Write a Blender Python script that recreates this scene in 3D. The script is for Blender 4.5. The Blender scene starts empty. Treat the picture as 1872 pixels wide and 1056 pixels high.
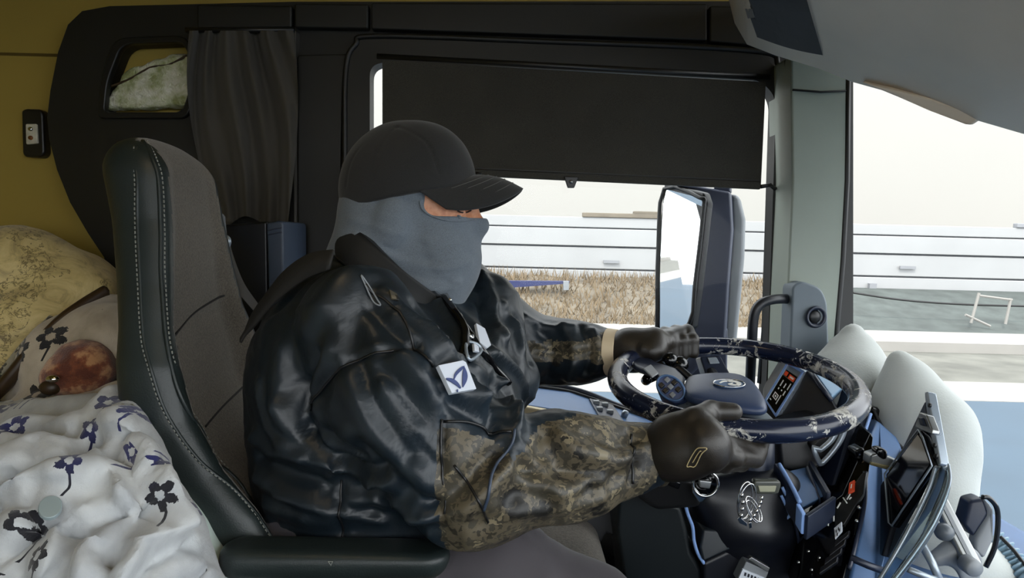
import bpy, bmesh, math, random
import numpy as np
from mathutils import Vector, Matrix, geometry

random.seed(7)
SC = bpy.context.scene
COL = SC.collection

# ------------------------------------------------------------------ camera
IMG_W, IMG_H, FPX = 1872.0, 1056.0, 1200.0
CAM = np.array([0.0, 0.0, 1.2])
PITCH, ROLL = math.radians(4.2), 0.025
cam_data = bpy.data.cameras.new('camera')
cam_data.sensor_width = 36.0
cam_data.lens = FPX / IMG_W * 36.0
cam_data.clip_start = 0.02
cam_data.clip_end = 500
cam = bpy.data.objects.new('camera', cam_data)
COL.objects.link(cam)
ROT = Matrix.Rotation(math.pi / 2 - PITCH, 3, 'X') @ Matrix.Rotation(ROLL, 3, 'Z')
cam.matrix_world = Matrix.Translation(Vector(CAM)) @ ROT.to_4x4()
SC.camera = cam

# ------------------------------------------------------------------ light
SC.view_settings.view_transform = 'Standard'
SC.view_settings.look = 'None'
SC.view_settings.gamma = 1.0
SC.view_settings.use_curve_mapping = False
SC.view_settings.exposure = 0.0
world = bpy.data.worlds.new('sky')
SC.world = world
world.use_nodes = True
_bg = world.node_tree.nodes['Background']
_bg.inputs[0].default_value = (0.94, 0.975, 1.0, 1)
_bg.inputs[1].default_value = 4.4
sun_d = bpy.data.lights.new('sun', 'SUN')
sun_d.energy = 3.0
sun_d.angle = math.radians(2)
sun_d.color = (1.0, 0.93, 0.82)
sun = bpy.data.objects.new('sun', sun_d)
COL.objects.link(sun)
sun.rotation_euler = Vector((0.25, 0.6, -0.8)).to_track_quat('-Z', 'Y').to_euler()

# ------------------------------------------------------------------ points from sight lines
RN = np.array(ROT)
def ray(px, py):
    v = RN @ np.array([(px - IMG_W / 2) / FPX, -(py - IMG_H / 2) / FPX, -1.0])
    return v / np.linalg.norm(v)
def at(px, py, Y):
    v = ray(px, py)
    return CAM + v * (Y / v[1])
def atx(px, py, X):
    v = ray(px, py)
    return CAM + v * (X / v[0])
def V(*a):
    return np.array(a, float)
def lerp(a, b, t):
    return a + (b - a) * t
def sstep(a, b, x):
    t = np.clip((x - a) / (b - a), 0, 1)
    return t * t * (3 - 2 * t)
def unit(v):
    v = np.asarray(v, float)
    return v / np.linalg.norm(v)

# ------------------------------------------------------------------ objects
def tag(o, label=None, cat=None, group=None, kind=None):
    if label: o['label'] = label
    if cat: o['category'] = cat
    if group: o['group'] = group
    if kind: o['kind'] = kind
    return o
def empty(name, loc=(0, 0, 0)):
    o = bpy.data.objects.new(name, None)
    o.empty_display_size = 0.05
    o.location = loc
    COL.objects.link(o)
    return o
def link(name, me, mat=None, parent=None):
    if mat is not None:
        for m in (mat if isinstance(mat, (list, tuple)) else [mat]):
            me.materials.append(m)
    o = bpy.data.objects.new(name, me)
    COL.objects.link(o)
    if parent is not None:
        o.parent = parent
        o.matrix_parent_inverse = Matrix.Translation(-Vector(root_loc(parent)))
    return o
def root_loc(p):
    return p.location if p.parent is None else Vector((0, 0, 0))
def mesh(name, verts, faces, mat=None, parent=None, smooth=False, bevel=0, seg=2, mi=None):
    me = bpy.data.meshes.new(name)
    me.from_pydata([tuple(map(float, v)) for v in verts], [], [tuple(int(i) for i in f) for f in faces])
    if smooth:
        me.polygons.foreach_set('use_smooth', [True] * len(me.polygons))
    o = link(name, me, mat, parent)
    if mi is not None:
        me.polygons.foreach_set('material_index', np.asarray(mi, np.int32))
    me.update()
    if bevel:
        b = o.modifiers.new('bevel', 'BEVEL')
        b.width = bevel; b.segments = seg; b.limit_method = 'ANGLE'; b.angle_limit = math.radians(35)
        b.harden_normals = False
        me.polygons.foreach_set('use_smooth', [True] * len(me.polygons))
        w = o.modifiers.new('wn', 'WEIGHTED_NORMAL'); w.keep_sharp = True
    return o
class MB:
    """collects primitive shapes that make up one part"""
    def __init__(self): self.v = []; self.f = []
    def add(self, v, f):
        n = len(self.v)
        self.v += [tuple(map(float, p)) for p in v]
        self.f += [tuple(int(i) + n for i in q) for q in f]
        return self
    def box(self, c, s, R=None):
        c = np.asarray(c, float); R = np.eye(3) if R is None else np.asarray(R)
        vs = [c + R @ (np.array([x, y, z]) * np.asarray(s) / 2) for x in (-1, 1) for y in (-1, 1) for z in (-1, 1)]
        return self.add(vs, [(0, 1, 3, 2), (4, 6, 7, 5), (0, 4, 5, 1), (2, 3, 7, 6), (0, 2, 6, 4), (1, 5, 7, 3)])
    def tube(self, pts, r, n=10, closed=False, flat=None):
        v, f = tube(pts, r, n, closed, flat); return self.add(v, f)
    def prism(self, pts, vec):
        n = len(pts); p = [np.asarray(q, float) for q in pts]; vec = np.asarray(vec, float)
        nrm = sum(np.cross(p[i] - p[0], p[(i + 1) % n] - p[0]) for i in range(1, n))
        vs = p + [q + vec for q in p]
        a, b = tuple(range(n)), tuple(range(2 * n - 1, n - 1, -1))
        fs = [a, b] + [(i, i + n, (i + 1) % n + n, (i + 1) % n) for i in range(n)]
        if np.dot(nrm, vec) > 0: fs = [tuple(reversed(q)) for q in fs]
        return self.add(vs, fs)
    def build(self, name, mat, parent=None, smooth=False, bevel=0, seg=2):
        return mesh(name, self.v, self.f, mat, parent, smooth, bevel, seg)
def catmull(P, n=8, closed=False):
    P = [np.asarray(p, float) for p in P]
    out = []
    N = len(P)
    rng = range(N) if closed else range(N - 1)
    for i in rng:
        p1, p2 = P[i], P[(i + 1) % N]
        p0 = P[(i - 1) % N] if closed or i > 0 else 2 * p1 - p2
        p3 = P[(i + 2) % N] if closed or i + 2 < N else 2 * p2 - p1
        for k in range(n):
            t = k / n
            out.append(0.5 * ((2 * p1) + (p2 - p0) * t + (2 * p0 - 5 * p1 + 4 * p2 - p3) * t * t + (3 * p1 - p0 - 3 * p2 + p3) * t ** 3))
    if not closed: out.append(P[-1])
    return out
def frames(P, closed=False):
    P = [np.asarray(p, float) for p in P]; N = len(P)
    T = []
    for i in range(N):
        a = P[(i - 1) % N] if closed or i > 0 else P[i]
        b = P[(i + 1) % N] if closed or i < N - 1 else P[i]
        T.append(unit(b - a + 1e-12))
    u = np.cross(T[0], [0, 0, 1.0])
    if np.linalg.norm(u) < 0.1: u = np.cross(T[0], [0, 1.0, 0])
    u = unit(u); U = [u]
    for i in range(1, N):
        u = U[-1] - T[i] * np.dot(U[-1], T[i]); U.append(unit(u))
    return P, T, U
def tube(pts, r, n=10, closed=False, flat=None):
    P, T, U = frames(pts, closed); N = len(P)
    rr = r if hasattr(r, '__len__') else [r] * N
    v, f = [], []
    for i in range(N):
        w = np.cross(T[i], U[i])
        for k in range(n):
            a = 2 * math.pi * k / n
            s = 1.0 if flat is None else flat
            v.append(P[i] + U[i] * math.cos(a) * rr[i] + w * math.sin(a) * rr[i] * s)
    M = N if closed else N - 1
    for i in range(M):
        for k in range(n):
            a, b = i * n + k, i * n + (k + 1) % n
            c, d = ((i + 1) % N) * n + (k + 1) % n, ((i + 1) % N) * n + k
            f.append((a, b, c, d))
    if not closed:
        f.append(tuple(range(n - 1, -1, -1))); f.append(tuple((N - 1) * n + k for k in range(n)))
    return v, f
def ribbon(pts, width, normal_fn=None, wvec=None, thick=0.003):
    """a flat strip along pts; wvec per point is its width direction"""
    P, T, U = frames(pts); N = len(P); v = []
    W = width if hasattr(width, '__len__') else [width] * N
    for i in range(N):
        w = unit(np.asarray(wvec[i] if isinstance(wvec, list) else wvec, float))
        w = unit(w - T[i] * np.dot(w, T[i])); n = np.cross(T[i], w)
        for a, b in ((-1, -1), (1, -1), (1, 1), (-1, 1)):
            v.append(P[i] + w * a * W[i] / 2 + n * b * thick / 2)
    f = []
    for i in range(N - 1):
        for k in range(4):
            a, b = i * 4 + k, i * 4 + (k + 1) % 4
            f.append((a, b, b + 4, a + 4))
    f.append((3, 2, 1, 0)); f.append(tuple((N - 1) * 4 + k for k in range(4)))
    return v, f
def lathe(profile, c, axis, n=32, start=None):
    axis = unit(axis); u = np.cross(axis, [1, 0, 0.01]); u = unit(u); w = np.cross(axis, u); c = np.asarray(c, float)
    v, f = [], []
    for (r, h) in profile:
        for k in range(n):
            a = 2 * math.pi * k / n
            v.append(c + axis * h + (u * math.cos(a) + w * math.sin(a)) * r)
    m = len(profile)
    for i in range(m - 1):
        for k in range(n):
            f.append((i * n + k, i * n + (k + 1) % n, (i + 1) * n + (k + 1) % n, (i + 1) * n + k))
    f.append(tuple(range(n - 1, -1, -1))); f.append(tuple((m - 1) * n + k for k in range(n)))
    return v, f
def gridmesh(fn, nu, nv):
    v = [fn(i / nu, j / nv) for j in range(nv + 1) for i in range(nu + 1)]
    f = [(j * (nu + 1) + i, j * (nu + 1) + i + 1, (j + 1) * (nu + 1) + i + 1, (j + 1) * (nu + 1) + i) for j in range(nv) for i in range(nu)]
    return v, f
def plate(name, loops, Y, thick, mat, parent=None, bevel=0.0, seg=2):
    """upright slab: loops are sight-line outlines (outer, then holes) laid on the plane y=Y, thickness going away"""
    L3 = [[at(p[0], p[1], Y) for p in lp] for lp in loops]
    return plate3(name, L3, (0, thick, 0), mat, parent, bevel, seg)
def plate3(name, L3, vec, mat, parent=None, bevel=0.0, seg=2):
    flat = [p for lp in L3 for p in lp]; n = len(flat); vec = np.asarray(vec, float)
    a = np.asarray(L3[0]); nrm = np.zeros(3)
    for i in range(len(a)): nrm += np.cross(a[i] - a[0], a[(i + 1) % len(a)] - a[0])
    nrm = unit(nrm); e1 = unit(a[1] - a[0]); e2 = np.cross(nrm, e1)
    tri = geometry.tessellate_polygon([[Vector((np.dot(p, e1), np.dot(p, e2), 0)) for p in lp] for lp in L3])
    v = flat + [np.asarray(p) + vec for p in flat]; f = []
    for t in tri:
        p, q, r = (np.asarray(flat[i]) for i in t)
        front = np.dot(np.cross(q - p, r - p), vec) < 0
        t2 = tuple(t) if front else tuple(reversed(t))
        f.append(t2); f.append(tuple(i + n for i in reversed(t2)))
    o = 0
    for lp in L3:
        m = len(lp)
        for i in range(m):
            f.append((o + i, o + (i + 1) % m, o + (i + 1) % m + n, o + i + n))
        o += m
    me = bpy.data.meshes.new(name)
    bm = bmesh.new()
    bv = [bm.verts.new(tuple(map(float, p))) for p in v]
    for q in f:
        try: bm.faces.new([bv[i] for i in q])
        except ValueError: pass
    bmesh.ops.recalc_face_normals(bm, faces=bm.faces)
    bmesh.ops.dissolve_limit(bm, angle_limit=0.01, verts=bm.verts, edges=bm.edges, delimit={'NORMAL'})
    bm.to_mesh(me); bm.free()
    ob = link(name, me, mat, parent)
    if bevel:
        b = ob.modifiers.new('bevel', 'BEVEL'); b.width = bevel; b.segments = seg; b.limit_method = 'ANGLE'; b.angle_limit = math.radians(50)
        me.polygons.foreach_set('use_smooth', [True] * len(me.polygons))
        ob.modifiers.new('wn', 'WEIGHTED_NORMAL')
    return ob
def rounded(pts, r, n=6):
    """round the corners of a pixel outline; r a number or one per corner"""
    out = []; N = len(pts)
    for i in range(N):
        p0, p, p1 = (np.asarray(pts[j % N], float) for j in (i - 1, i, i + 1))
        rr = r[i] if hasattr(r, '__len__') else r
        d0, d1 = p0 - p, p1 - p
        l = min(rr, np.linalg.norm(d0) * .48, np.linalg.norm(d1) * .48)
        if l < 1e-6: out.append(p); continue
        a, b = p + unit(d0) * l, p + unit(d1) * l
        for k in range(n + 1):
            t = k / n
            out.append((1 - t) ** 2 * a + 2 * t * (1 - t) * p + t * t * b)
    return out

# ------------------------------------------------------------------ noise and implicit surfaces
def _hash(i, j, k, seed):
    h = (i.astype(np.int64) * 374761393 + j.astype(np.int64) * 668265263 + k.astype(np.int64) * 2147483647 + seed * 974711) & 0xffffffff
    h = ((h ^ (h >> 13)) * 1274126177) & 0xffffffff
    h = h ^ (h >> 16)
    return (h & 0xffff).astype(np.float32) / 65535.0
def vnoise(P, seed=0):
    P = np.asarray(P, np.float64); I = np.floor(P); F = P - I; I = I.astype(np.int64)
    F = F * F * F * (F * (F * 6 - 15) + 10); r = 0
    for a in (0, 1):
        for b in (0, 1):
            for c in (0, 1):
                w = (F[:, 0] if a else 1 - F[:, 0]) * (F[:, 1] if b else 1 - F[:, 1]) * (F[:, 2] if c else 1 - F[:, 2])
                r = r + w * _hash(I[:, 0] + a, I[:, 1] + b, I[:, 2] + c, seed)
    return r
def fbm(P, oct=3, seed=0):
    s, a, t = 0, 1.0, 0
    for o in range(oct):
        s = s + a * vnoise(P * 2 ** o + 13.7 * o, seed + o); t += a; a *= .5
    return s / t
def smin(a, b, k):
    h = np.clip(0.5 + 0.5 * (b - a) / k, 0, 1)
    return b * (1 - h) + a * h - k * h * (1 - h)
def smax(a, b, k): return -smin(-a, -b, k)
def d_cone(P, a, b, ra, rb):
    a = np.asarray(a, float); b = np.asarray(b, float); ab = b - a
    t = np.clip((P - a) @ ab / max(ab @ ab, 1e-12), 0, 1)
    return np.linalg.norm(P - a - t[:, None] * ab, axis=1) - (ra + (rb - ra) * t)
def d_chain(P, pts, rad, k=0.02):
    d = None
    for i in range(len(pts) - 1):
        e = d_cone(P, pts[i], pts[i + 1], rad[i], rad[i + 1])
        d = e if d is None else smin(d, e, k)
    return d
def d_ell(P, c, r, R=None):
    q = P - np.asarray(c, float)
    if R is not None: q = q @ np.asarray(R)
    r = np.asarray(r, float)
    k0 = np.linalg.norm(q / r, axis=1); k1 = np.linalg.norm(q / (r * r), axis=1)
    return k0 * (k0 - 1) / np.maximum(k1, 1e-9)
def d_box(P, c, h, rad, R=None):
    q = P - np.asarray(c, float)
    if R is not None: q = q @ np.asarray(R)
    q = np.abs(q) - (np.asarray(h, float) - rad)
    return np.linalg.norm(np.maximum(q, 0), axis=1) + np.minimum(q.max(axis=1), 0) - rad
def hit(sdf, px, py, t0=0.4, t1=3.0):
    v = ray(px, py); t = t0
    for _ in range(160):
        d = float(sdf((CAM + v * t)[None])[0])
        if abs(d) < 2e-4: break
        t += max(min(d * .7, .05), -.02)
        if t > t1: return None
    return CAM + v * t
def grad(sdf, P, e=1e-3):
    g = np.stack([sdf(P + np.eye(3)[i] * e) - sdf(P - np.eye(3)[i] * e) for i in range(3)], 1) / (2 * e)
    return g
def isosurface(sdf, lo, hi, h, newton=2):
    lo = np.asarray(lo, float); hi = np.asarray(hi, float)
    S = 4
    n = (np.ceil((hi - lo) / (h * S)).astype(int)) * S + 1
    ax = [lo[i] + h * np.arange(n[i]) for i in range(3)]
    axc = [a[S // 2::S][: (n[i] - 1) // S] for i, a in enumerate(ax)]
    G = np.stack(np.meshgrid(*axc, indexing='ij'), -1).reshape(-1, 3)
    fc = sdf(G).reshape([len(a) for a in axc])
    up = fc
    for i in range(3): up = np.repeat(up, S, axis=i)
    up = np.pad(up, [(0, 1)] * 3, mode='edge')
    near = np.abs(up) < h * S * 1.9
    idx = np.argwhere(near)
    vals = up.copy()
    vals[near] = sdf(lo + idx * h)
    return surface_nets(vals, lo, h, sdf, newton)
def surface_nets(vals, lo, h, sdf, newton):
    ins = vals < 0
    c = ins[:-1, :-1, :-1].astype(np.int8)
    tot = 0
    for a in (0, 1):
        for b in (0, 1):
            for d in (0, 1):
                tot = tot + ins[a:ins.shape[0] - 1 + a, b:ins.shape[1] - 1 + b, d:ins.shape[2] - 1 + d].astype(np.int8)
    act = (tot > 0) & (tot < 8)
    cell = np.argwhere(act)
    vid = -np.ones(act.shape, np.int64); vid[act] = np.arange(len(cell))
    cor = [(a, b, d) for a in (0, 1) for b in (0, 1) for d in (0, 1)]
    cv = {q: vals[cell[:, 0] + q[0], cell[:, 1] + q[1], cell[:, 2] + q[2]] for q in cor}
    acc = np.zeros((len(cell), 3)); cnt = np.zeros(len(cell))
    for q in cor:
        for axis in range(3):
            if q[axis] == 1: continue
            r = list(q); r[axis] = 1; r = tuple(r)
            v0, v1 = cv[q], cv[r]
            m = (v0 < 0) != (v1 < 0)
            t = np.where(m, v0 / np.where(m, v0 - v1, 1), 0)
            p = np.tile(np.array(q, float), (len(cell), 1)); p[:, axis] += t
            acc[m] += p[m]; cnt[m] += 1
    P = lo + (cell + acc / np.maximum(cnt, 1)[:, None]) * h
    faces = []
    for axis in range(3):
        o = [a for a in range(3) if a != axis]
        sl0 = [slice(None)] * 3; sl1 = [slice(None)] * 3
        sl0[axis] = slice(0, -1); sl1[axis] = slice(1, None)
        s0, s1 = ins[tuple(sl0)], ins[tuple(sl1)]
        e = np.argwhere(s0 != s1)
        ok = np.ones(len(e), bool)
        for b in o: ok &= (e[:, b] > 0) & (e[:, b] < vals.shape[b] - 1)
        e = e[ok]
        q = []
        for (da, db) in ((-1, -1), (0, -1), (0, 0), (-1, 0)):
            ee = e.copy(); ee[:, o[0]] += da; ee[:, o[1]] += db
            q.append(vid[ee[:, 0], ee[:, 1], ee[:, 2]])
        q = np.stack(q, 1)
        flip = s0[e[:, 0], e[:, 1], e[:, 2]]
        if axis == 1: flip = ~flip
        q[~flip] = q[~flip][:, ::-1]
        faces.append(q)
    F = np.concatenate(faces)
    for _ in range(newton):
        f = sdf(P); g = grad(sdf, P); gg = np.maximum((g * g).sum(1), .05)
        step = np.clip(f / gg, -h, h)
        P = P - g * step[:, None]
    return P, F
def normals_of(P, F):
    a = P[F[:, 2]] - P[F[:, 0]]; b = P[F[:, 3]] - P[F[:, 1]]
    fn = np.cross(a, b); N = np.zeros_like(P)
    for k in range(4): np.add.at(N, F[:, k], fn)
    return N / np.maximum(np.linalg.norm(N, axis=1), 1e-12)[:, None]
def npmesh(name, P, F, mat=None, parent=None, mi=None):
    me = bpy.data.meshes.new(name)
    F = np.asarray(F); nf = len(F); k = F.shape[1]
    me.vertices.add(len(P)); me.vertices.foreach_set('co', np.asarray(P, np.float32).ravel())
    me.loops.add(nf * k); me.loops.foreach_set('vertex_index', F.astype(np.int32).ravel())
    me.polygons.add(nf); me.polygons.foreach_set('loop_start', np.arange(0, nf * k, k, dtype=np.int32))
    me.polygons.foreach_set('use_smooth', np.ones(nf, bool))
    if mi is not None: me.polygons.foreach_set('material_index', np.asarray(mi, np.int32))
    me.update(calc_edges=True); me.validate()
    return link(name, me, mat, parent)
def submesh(P, F, keep):
    f = F[keep]; u, inv = np.unique(f, return_inverse=True)
    return P[u], inv.reshape(f.shape)
def dist_poly(P, pts):
    d = np.full(len(P), 1e9)
    for a, b in zip(pts[:-1], pts[1:]):
        ab = b - a; t = np.clip((P - a) @ ab / max(ab @ ab, 1e-12), 0, 1)
        d = np.minimum(d, np.linalg.norm(P - a - t[:, None] * ab, axis=1))
    return d
def inpoly(x, y, poly):
    r = np.zeros(len(x), bool); n = len(poly)
    for i in range(n):
        x0, y0 = poly[i]; x1, y1 = poly[(i + 1) % n]
        c = ((y0 > y) != (y1 > y)) & (x < (x1 - x0) * (y - y0) / ((y1 - y0) if y1 != y0 else 1e-9) + x0)
        r ^= c
    return r
def strokes(lst, sdf):
    out = []
    for pts, w, a in lst:
        q = [hit(sdf, *p) for p in pts]; q = [s for s in q if s is not None]
        if len(q) > 1: out.append((np.array(catmull(q, 5)), w, a))
    return out
# ------------------------------------------------------------------ materials
def srgb(r, g, b):
    f = lambda c: (c / 255 / 12.92) if c / 255 <= .04045 else ((c / 255 + .055) / 1.055) ** 2.4
    return (f(r), f(g), f(b), 1.0)
class NT:
    def __init__(self, name):
        self.m = bpy.data.materials.new(name); self.m.use_nodes = True
        self.t = self.m.node_tree; self.b = self.t.nodes['Principled BSDF']; self.out = self.t.nodes['Material Output']
    def n(self, typ, **kw):
        x = self.t.nodes.new(typ)
        for k, v in kw.items():
            if k.startswith('_'): setattr(x, k[1:], v)
            else: x.inputs[k.replace('__', ' ')].default_value = v
        return x
    def l(self, a, b): self.t.links.new(a, b)
    def coord(self, scale=(1, 1, 1), which='Object', rot=(0, 0, 0)):
        c = self.n('ShaderNodeTexCoord'); mp = self.n('ShaderNodeMapping')
        mp.inputs['Scale'].default_value = scale; mp.inputs['Rotation'].default_value = rot
        self.l(c.outputs[which], mp.inputs['Vector']); return mp.outputs[0]
    def noise(self, vec, scale, detail=3, rough=.55, dist=0):
        x = self.n('ShaderNodeTexNoise', Scale=scale, Detail=detail, Roughness=rough, Distortion=dist)
        self.l(vec, x.inputs['Vector']); return x.outputs['Fac']
    def ramp(self, fac, stops, const=False):
        x = self.n('ShaderNodeValToRGB'); e = x.color_ramp.elements
        if const: x.color_ramp.interpolation = 'CONSTANT'
        e[0].position, e[0].color = stops[0]; e[1].position, e[1].color = stops[1]
        for p, c in stops[2:]:
            k = e.new(p); k.color = c
        self.l(fac, x.inputs[0]); return x.outputs[0]
    def math(self, op, a, b=None):
        x = self.n('ShaderNodeMath', _operation=op)
        for i, q in enumerate((a, b)):
            if q is None: continue
            if isinstance(q, (int, float)): x.inputs[i].default_value = q
            else: self.l(q, x.inputs[i])
        return x.outputs[0]
    def mix(self, fac, a, b):
        x = self.n('ShaderNodeMix', _data_type='RGBA')
        for i, q in ((0, fac), (6, a), (7, b)):
            if isinstance(q, (int, float, tuple)): x.inputs[i].default_value = q
            else: self.l(q, x.inputs[i])
        return x.outputs[2]
    def bump(self, h, strength=.3, dist=.002, normal=None):
        x = self.n('ShaderNodeBump', Strength=strength, Distance=dist)
        self.l(h, x.inputs['Height'])
        if normal is not None: self.l(normal, x.inputs['Normal'])
        self.l(x.outputs[0], self.b.inputs['Normal']); return x.outputs[0]
    def color(self, c):
        if isinstance(c, tuple): self.b.inputs['Base Color'].default_value = c
        else: self.l(c, self.b.inputs['Base Color'])
    def set(self, **kw):
        for k, v in kw.items(): self.b.inputs[k.replace('__', ' ')].default_value = v
def plain(name, rgb, rough=.5, metal=0, bump=0, bscale=300, var=.12, vscale=6, spec=.5, coat=0, sheen=0):
    t = NT(name); c = srgb(*rgb); v = t.coord()
    if var:
        f = t.noise(v, vscale, 4)
        lo = tuple(x * (1 - var) for x in c[:3]) + (1,); hi = tuple(min(1, x * (1 + var)) for x in c[:3]) + (1,)
        t.color(t.ramp(f, [(.3, lo), (.7, hi)]))
        r = t.math('MULTIPLY_ADD', f, .2); t.t.nodes[-1].inputs[2].default_value = rough - .1
        t.l(r, t.b.inputs['Roughness'])
    else:
        t.color(c); t.set(Roughness=rough)
    t.set(Metallic=metal)
    t.b.inputs['Specular IOR Level'].default_value = spec
    if coat: t.b.inputs['Coat Weight'].default_value = coat
    if sheen:
        t.b.inputs['Sheen Weight'].default_value = sheen; t.b.inputs['Sheen Roughness'].default_value = .4
    if bump: t.bump(t.noise(v, bscale, 3), bump, .001)
    return t.m
def glass(name, tint=(1, 1, 1), gloss=.06, rough=.0):
    t = NT(name)
    tr = t.n('ShaderNodeBsdfTransparent', Color=tint + (1,)); gl = t.n('ShaderNodeBsdfGlossy', Roughness=rough)
    fr = t.n('ShaderNodeFresnel', IOR=1.35); mx = t.n('ShaderNodeMixShader')
    t.l(t.math('MULTIPLY', fr.outputs[0], gloss * 10), mx.inputs[0])
    t.l(tr.outputs[0], mx.inputs[1]); t.l(gl.outputs[0], mx.inputs[2]); t.l(mx.outputs[0], t.out.inputs['Surface'])
    return t.m
M = {}
M['panel'] = plain('dark_trim_plastic', (22, 22, 20), .55, bump=.15, bscale=500, var=.1)
M['panel_gap'] = plain('dark_joint', (10, 10, 9), .8, var=0)
M['yellow'] = plain('mustard_wall_lining', (164, 142, 66), .75, bump=.1, bscale=200, var=.08, vscale=2)
M['yellow_dark'] = plain('mustard_joint', (86, 70, 18), .8, var=0)
M['pillar'] = plain('grey_green_plastic', (136, 144, 134), .5, bump=.12, bscale=400, var=.06)
M['console'] = plain('warm_grey_plastic', (216, 202, 182), .6, bump=.2, bscale=350, var=.05)
M['rubber'] = plain('black_rubber', (14, 14, 14), .5, var=0)
M['black'] = plain('black_plastic', (20, 21, 23), .4, var=.1)
M['gloss_black'] = plain('gloss_black_plastic', (8, 9, 12), .12, var=0)
M['navy'] = plain('sky_tinted_navy_plastic', (26, 34, 52), .38, bump=.1, bscale=500, var=.12)  # blue of these dash plastics stands in for the sky's reflection
M['navy_dark'] = plain('sky_tinted_black_plastic', (13, 16, 24), .4, bump=.1, bscale=500, var=.12)
M['dash_sky_blue'] = plain('sky_tinted_dash_plastic', (70, 100, 140), .45, bump=.12, bscale=400, var=.1)  # sky reflection put into the dash colour
M['chrome'] = plain('chrome', (205, 205, 205), .12, 1.0, var=0)
M['steel'] = plain('brushed_steel', (150, 152, 152), .35, .9, var=.1)
M['grey'] = plain('mid_grey_plastic', (120, 124, 128), .45, var=.06)
M['pod_blue'] = plain('pod_blue_plastic', (58, 76, 116), .4, var=.1)
M['silver'] = plain('silver_plastic', (150, 160, 170), .3, .5, var=.05)
M['lightblue_edge'] = plain('pale_blue_edge', (120, 150, 200), .35, var=.1)  # paler blue for the panel edges
M['white_plastic'] = plain('white_plastic', (225, 225, 220), .4, var=.03)
M['beige'] = plain('beige_trim', (196, 180, 146), .55, var=.06)
M['orange'] = plain('orange_plastic', (226, 78, 40), .4, var=0)
M['slate'] = plain('slate_blue_plastic', (50, 62, 80), .45, var=.1)
M['paper'] = plain('white_paper', (196, 202, 212), .7, var=.03)
M['ink'] = plain('dark_ink', (25, 28, 40), .6, var=0)
M['blue_ink'] = plain('blue_print', (52, 66, 112), .6, var=0)
M['leather'] = plain('dark_green_black_leatherette', (30, 38, 38), .42, bump=.35, bscale=420, var=.1)
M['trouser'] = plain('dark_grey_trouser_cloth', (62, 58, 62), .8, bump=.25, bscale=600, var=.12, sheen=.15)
M['trouser_shaded'] = plain('shaded_trouser_cloth', (22, 22, 24), .85, bump=.2, bscale=600, var=.1)
M['skin'] = None
M['curtain'] = plain('charcoal_curtain_cloth', (66, 63, 57), .9, bump=.3, bscale=700, var=.1, sheen=.2)
M['stitch'] = plain('grey_thread', (120, 122, 116), .8, var=0)
M['blind'] = None
M['glass'] = glass('clear_window_glass', (.98, .99, .99), .012)
M['plastic_clear'] = glass('clear_bent_acrylic', (.86, .92, .92), .09, .05)
def m_skin():
    t = NT('skin'); v = t.coord(); f = t.noise(v, 90, 4)
    t.color(t.ramp(f, [(.3, srgb(176, 112, 78)), (.7, srgb(206, 146, 108))]))
    t.set(Roughness=.45); t.b.inputs['Subsurface Weight'].default_value = .1; t.b.inputs['Subsurface Radius'].default_value = (.01, .004, .002)
    t.bump(t.noise(v, 500, 3), .2, .001); return t.m
M['skin'] = m_skin()
def m_weave(name, rgb, scale, rough=.85, bump=.4, warm=None, rib=False):
    t = NT(name); c = srgb(*rgb); v = t.coord()
    a = t.noise(v, scale, 2); big = t.noise(v, 9, 3)
    lo = tuple(x * .55 for x in c[:3]) + (1,); hi = tuple(x * 1.5 for x in c[:3]) + (1,)
    t.color(t.mix(.25, t.ramp(a, [(.3, lo), (.7, hi)]), t.ramp(big, [(.3, lo), (.7, hi)])))
    t.set(Roughness=rough); t.b.inputs['Sheen Weight'].default_value = .15
    t.bump(a, bump, .0015); return t.m
M['fabric'] = m_weave('charcoal_seat_weave', (88, 82, 73), 300, .85, .7)
M['blind'] = m_weave('roller_blind_cloth', (52, 50, 44), 700, .9, .2)
M['cap'] = m_weave('black_cotton_twill', (26, 26, 26), 900, .9, .15)
M['mask'] = m_weave('slate_jersey', (92, 100, 108), 1100, .85, .2)
M['grille'] = m_weave('black_speaker_cloth', (16, 16, 15), 900, .8, .3)
def m_jacket():
    t = NT('midnight_satin_nylon'); v = t.coord()
    big = t.noise(v, 5, 3); fine = t.noise(v, 26, 4, .6, .6)
    t.color(t.ramp(big, [(.3, srgb(15, 21, 25)), (.7, srgb(26, 37, 46))]))
    t.set(Roughness=.42); t.b.inputs['Specular IOR Level'].default_value = .5
    n1 = t.bump(fine, .12, .012); t.bump(t.noise(v, 900, 2), .08, .001, n1)
    return t.m
M['jacket'] = m_jacket()
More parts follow.
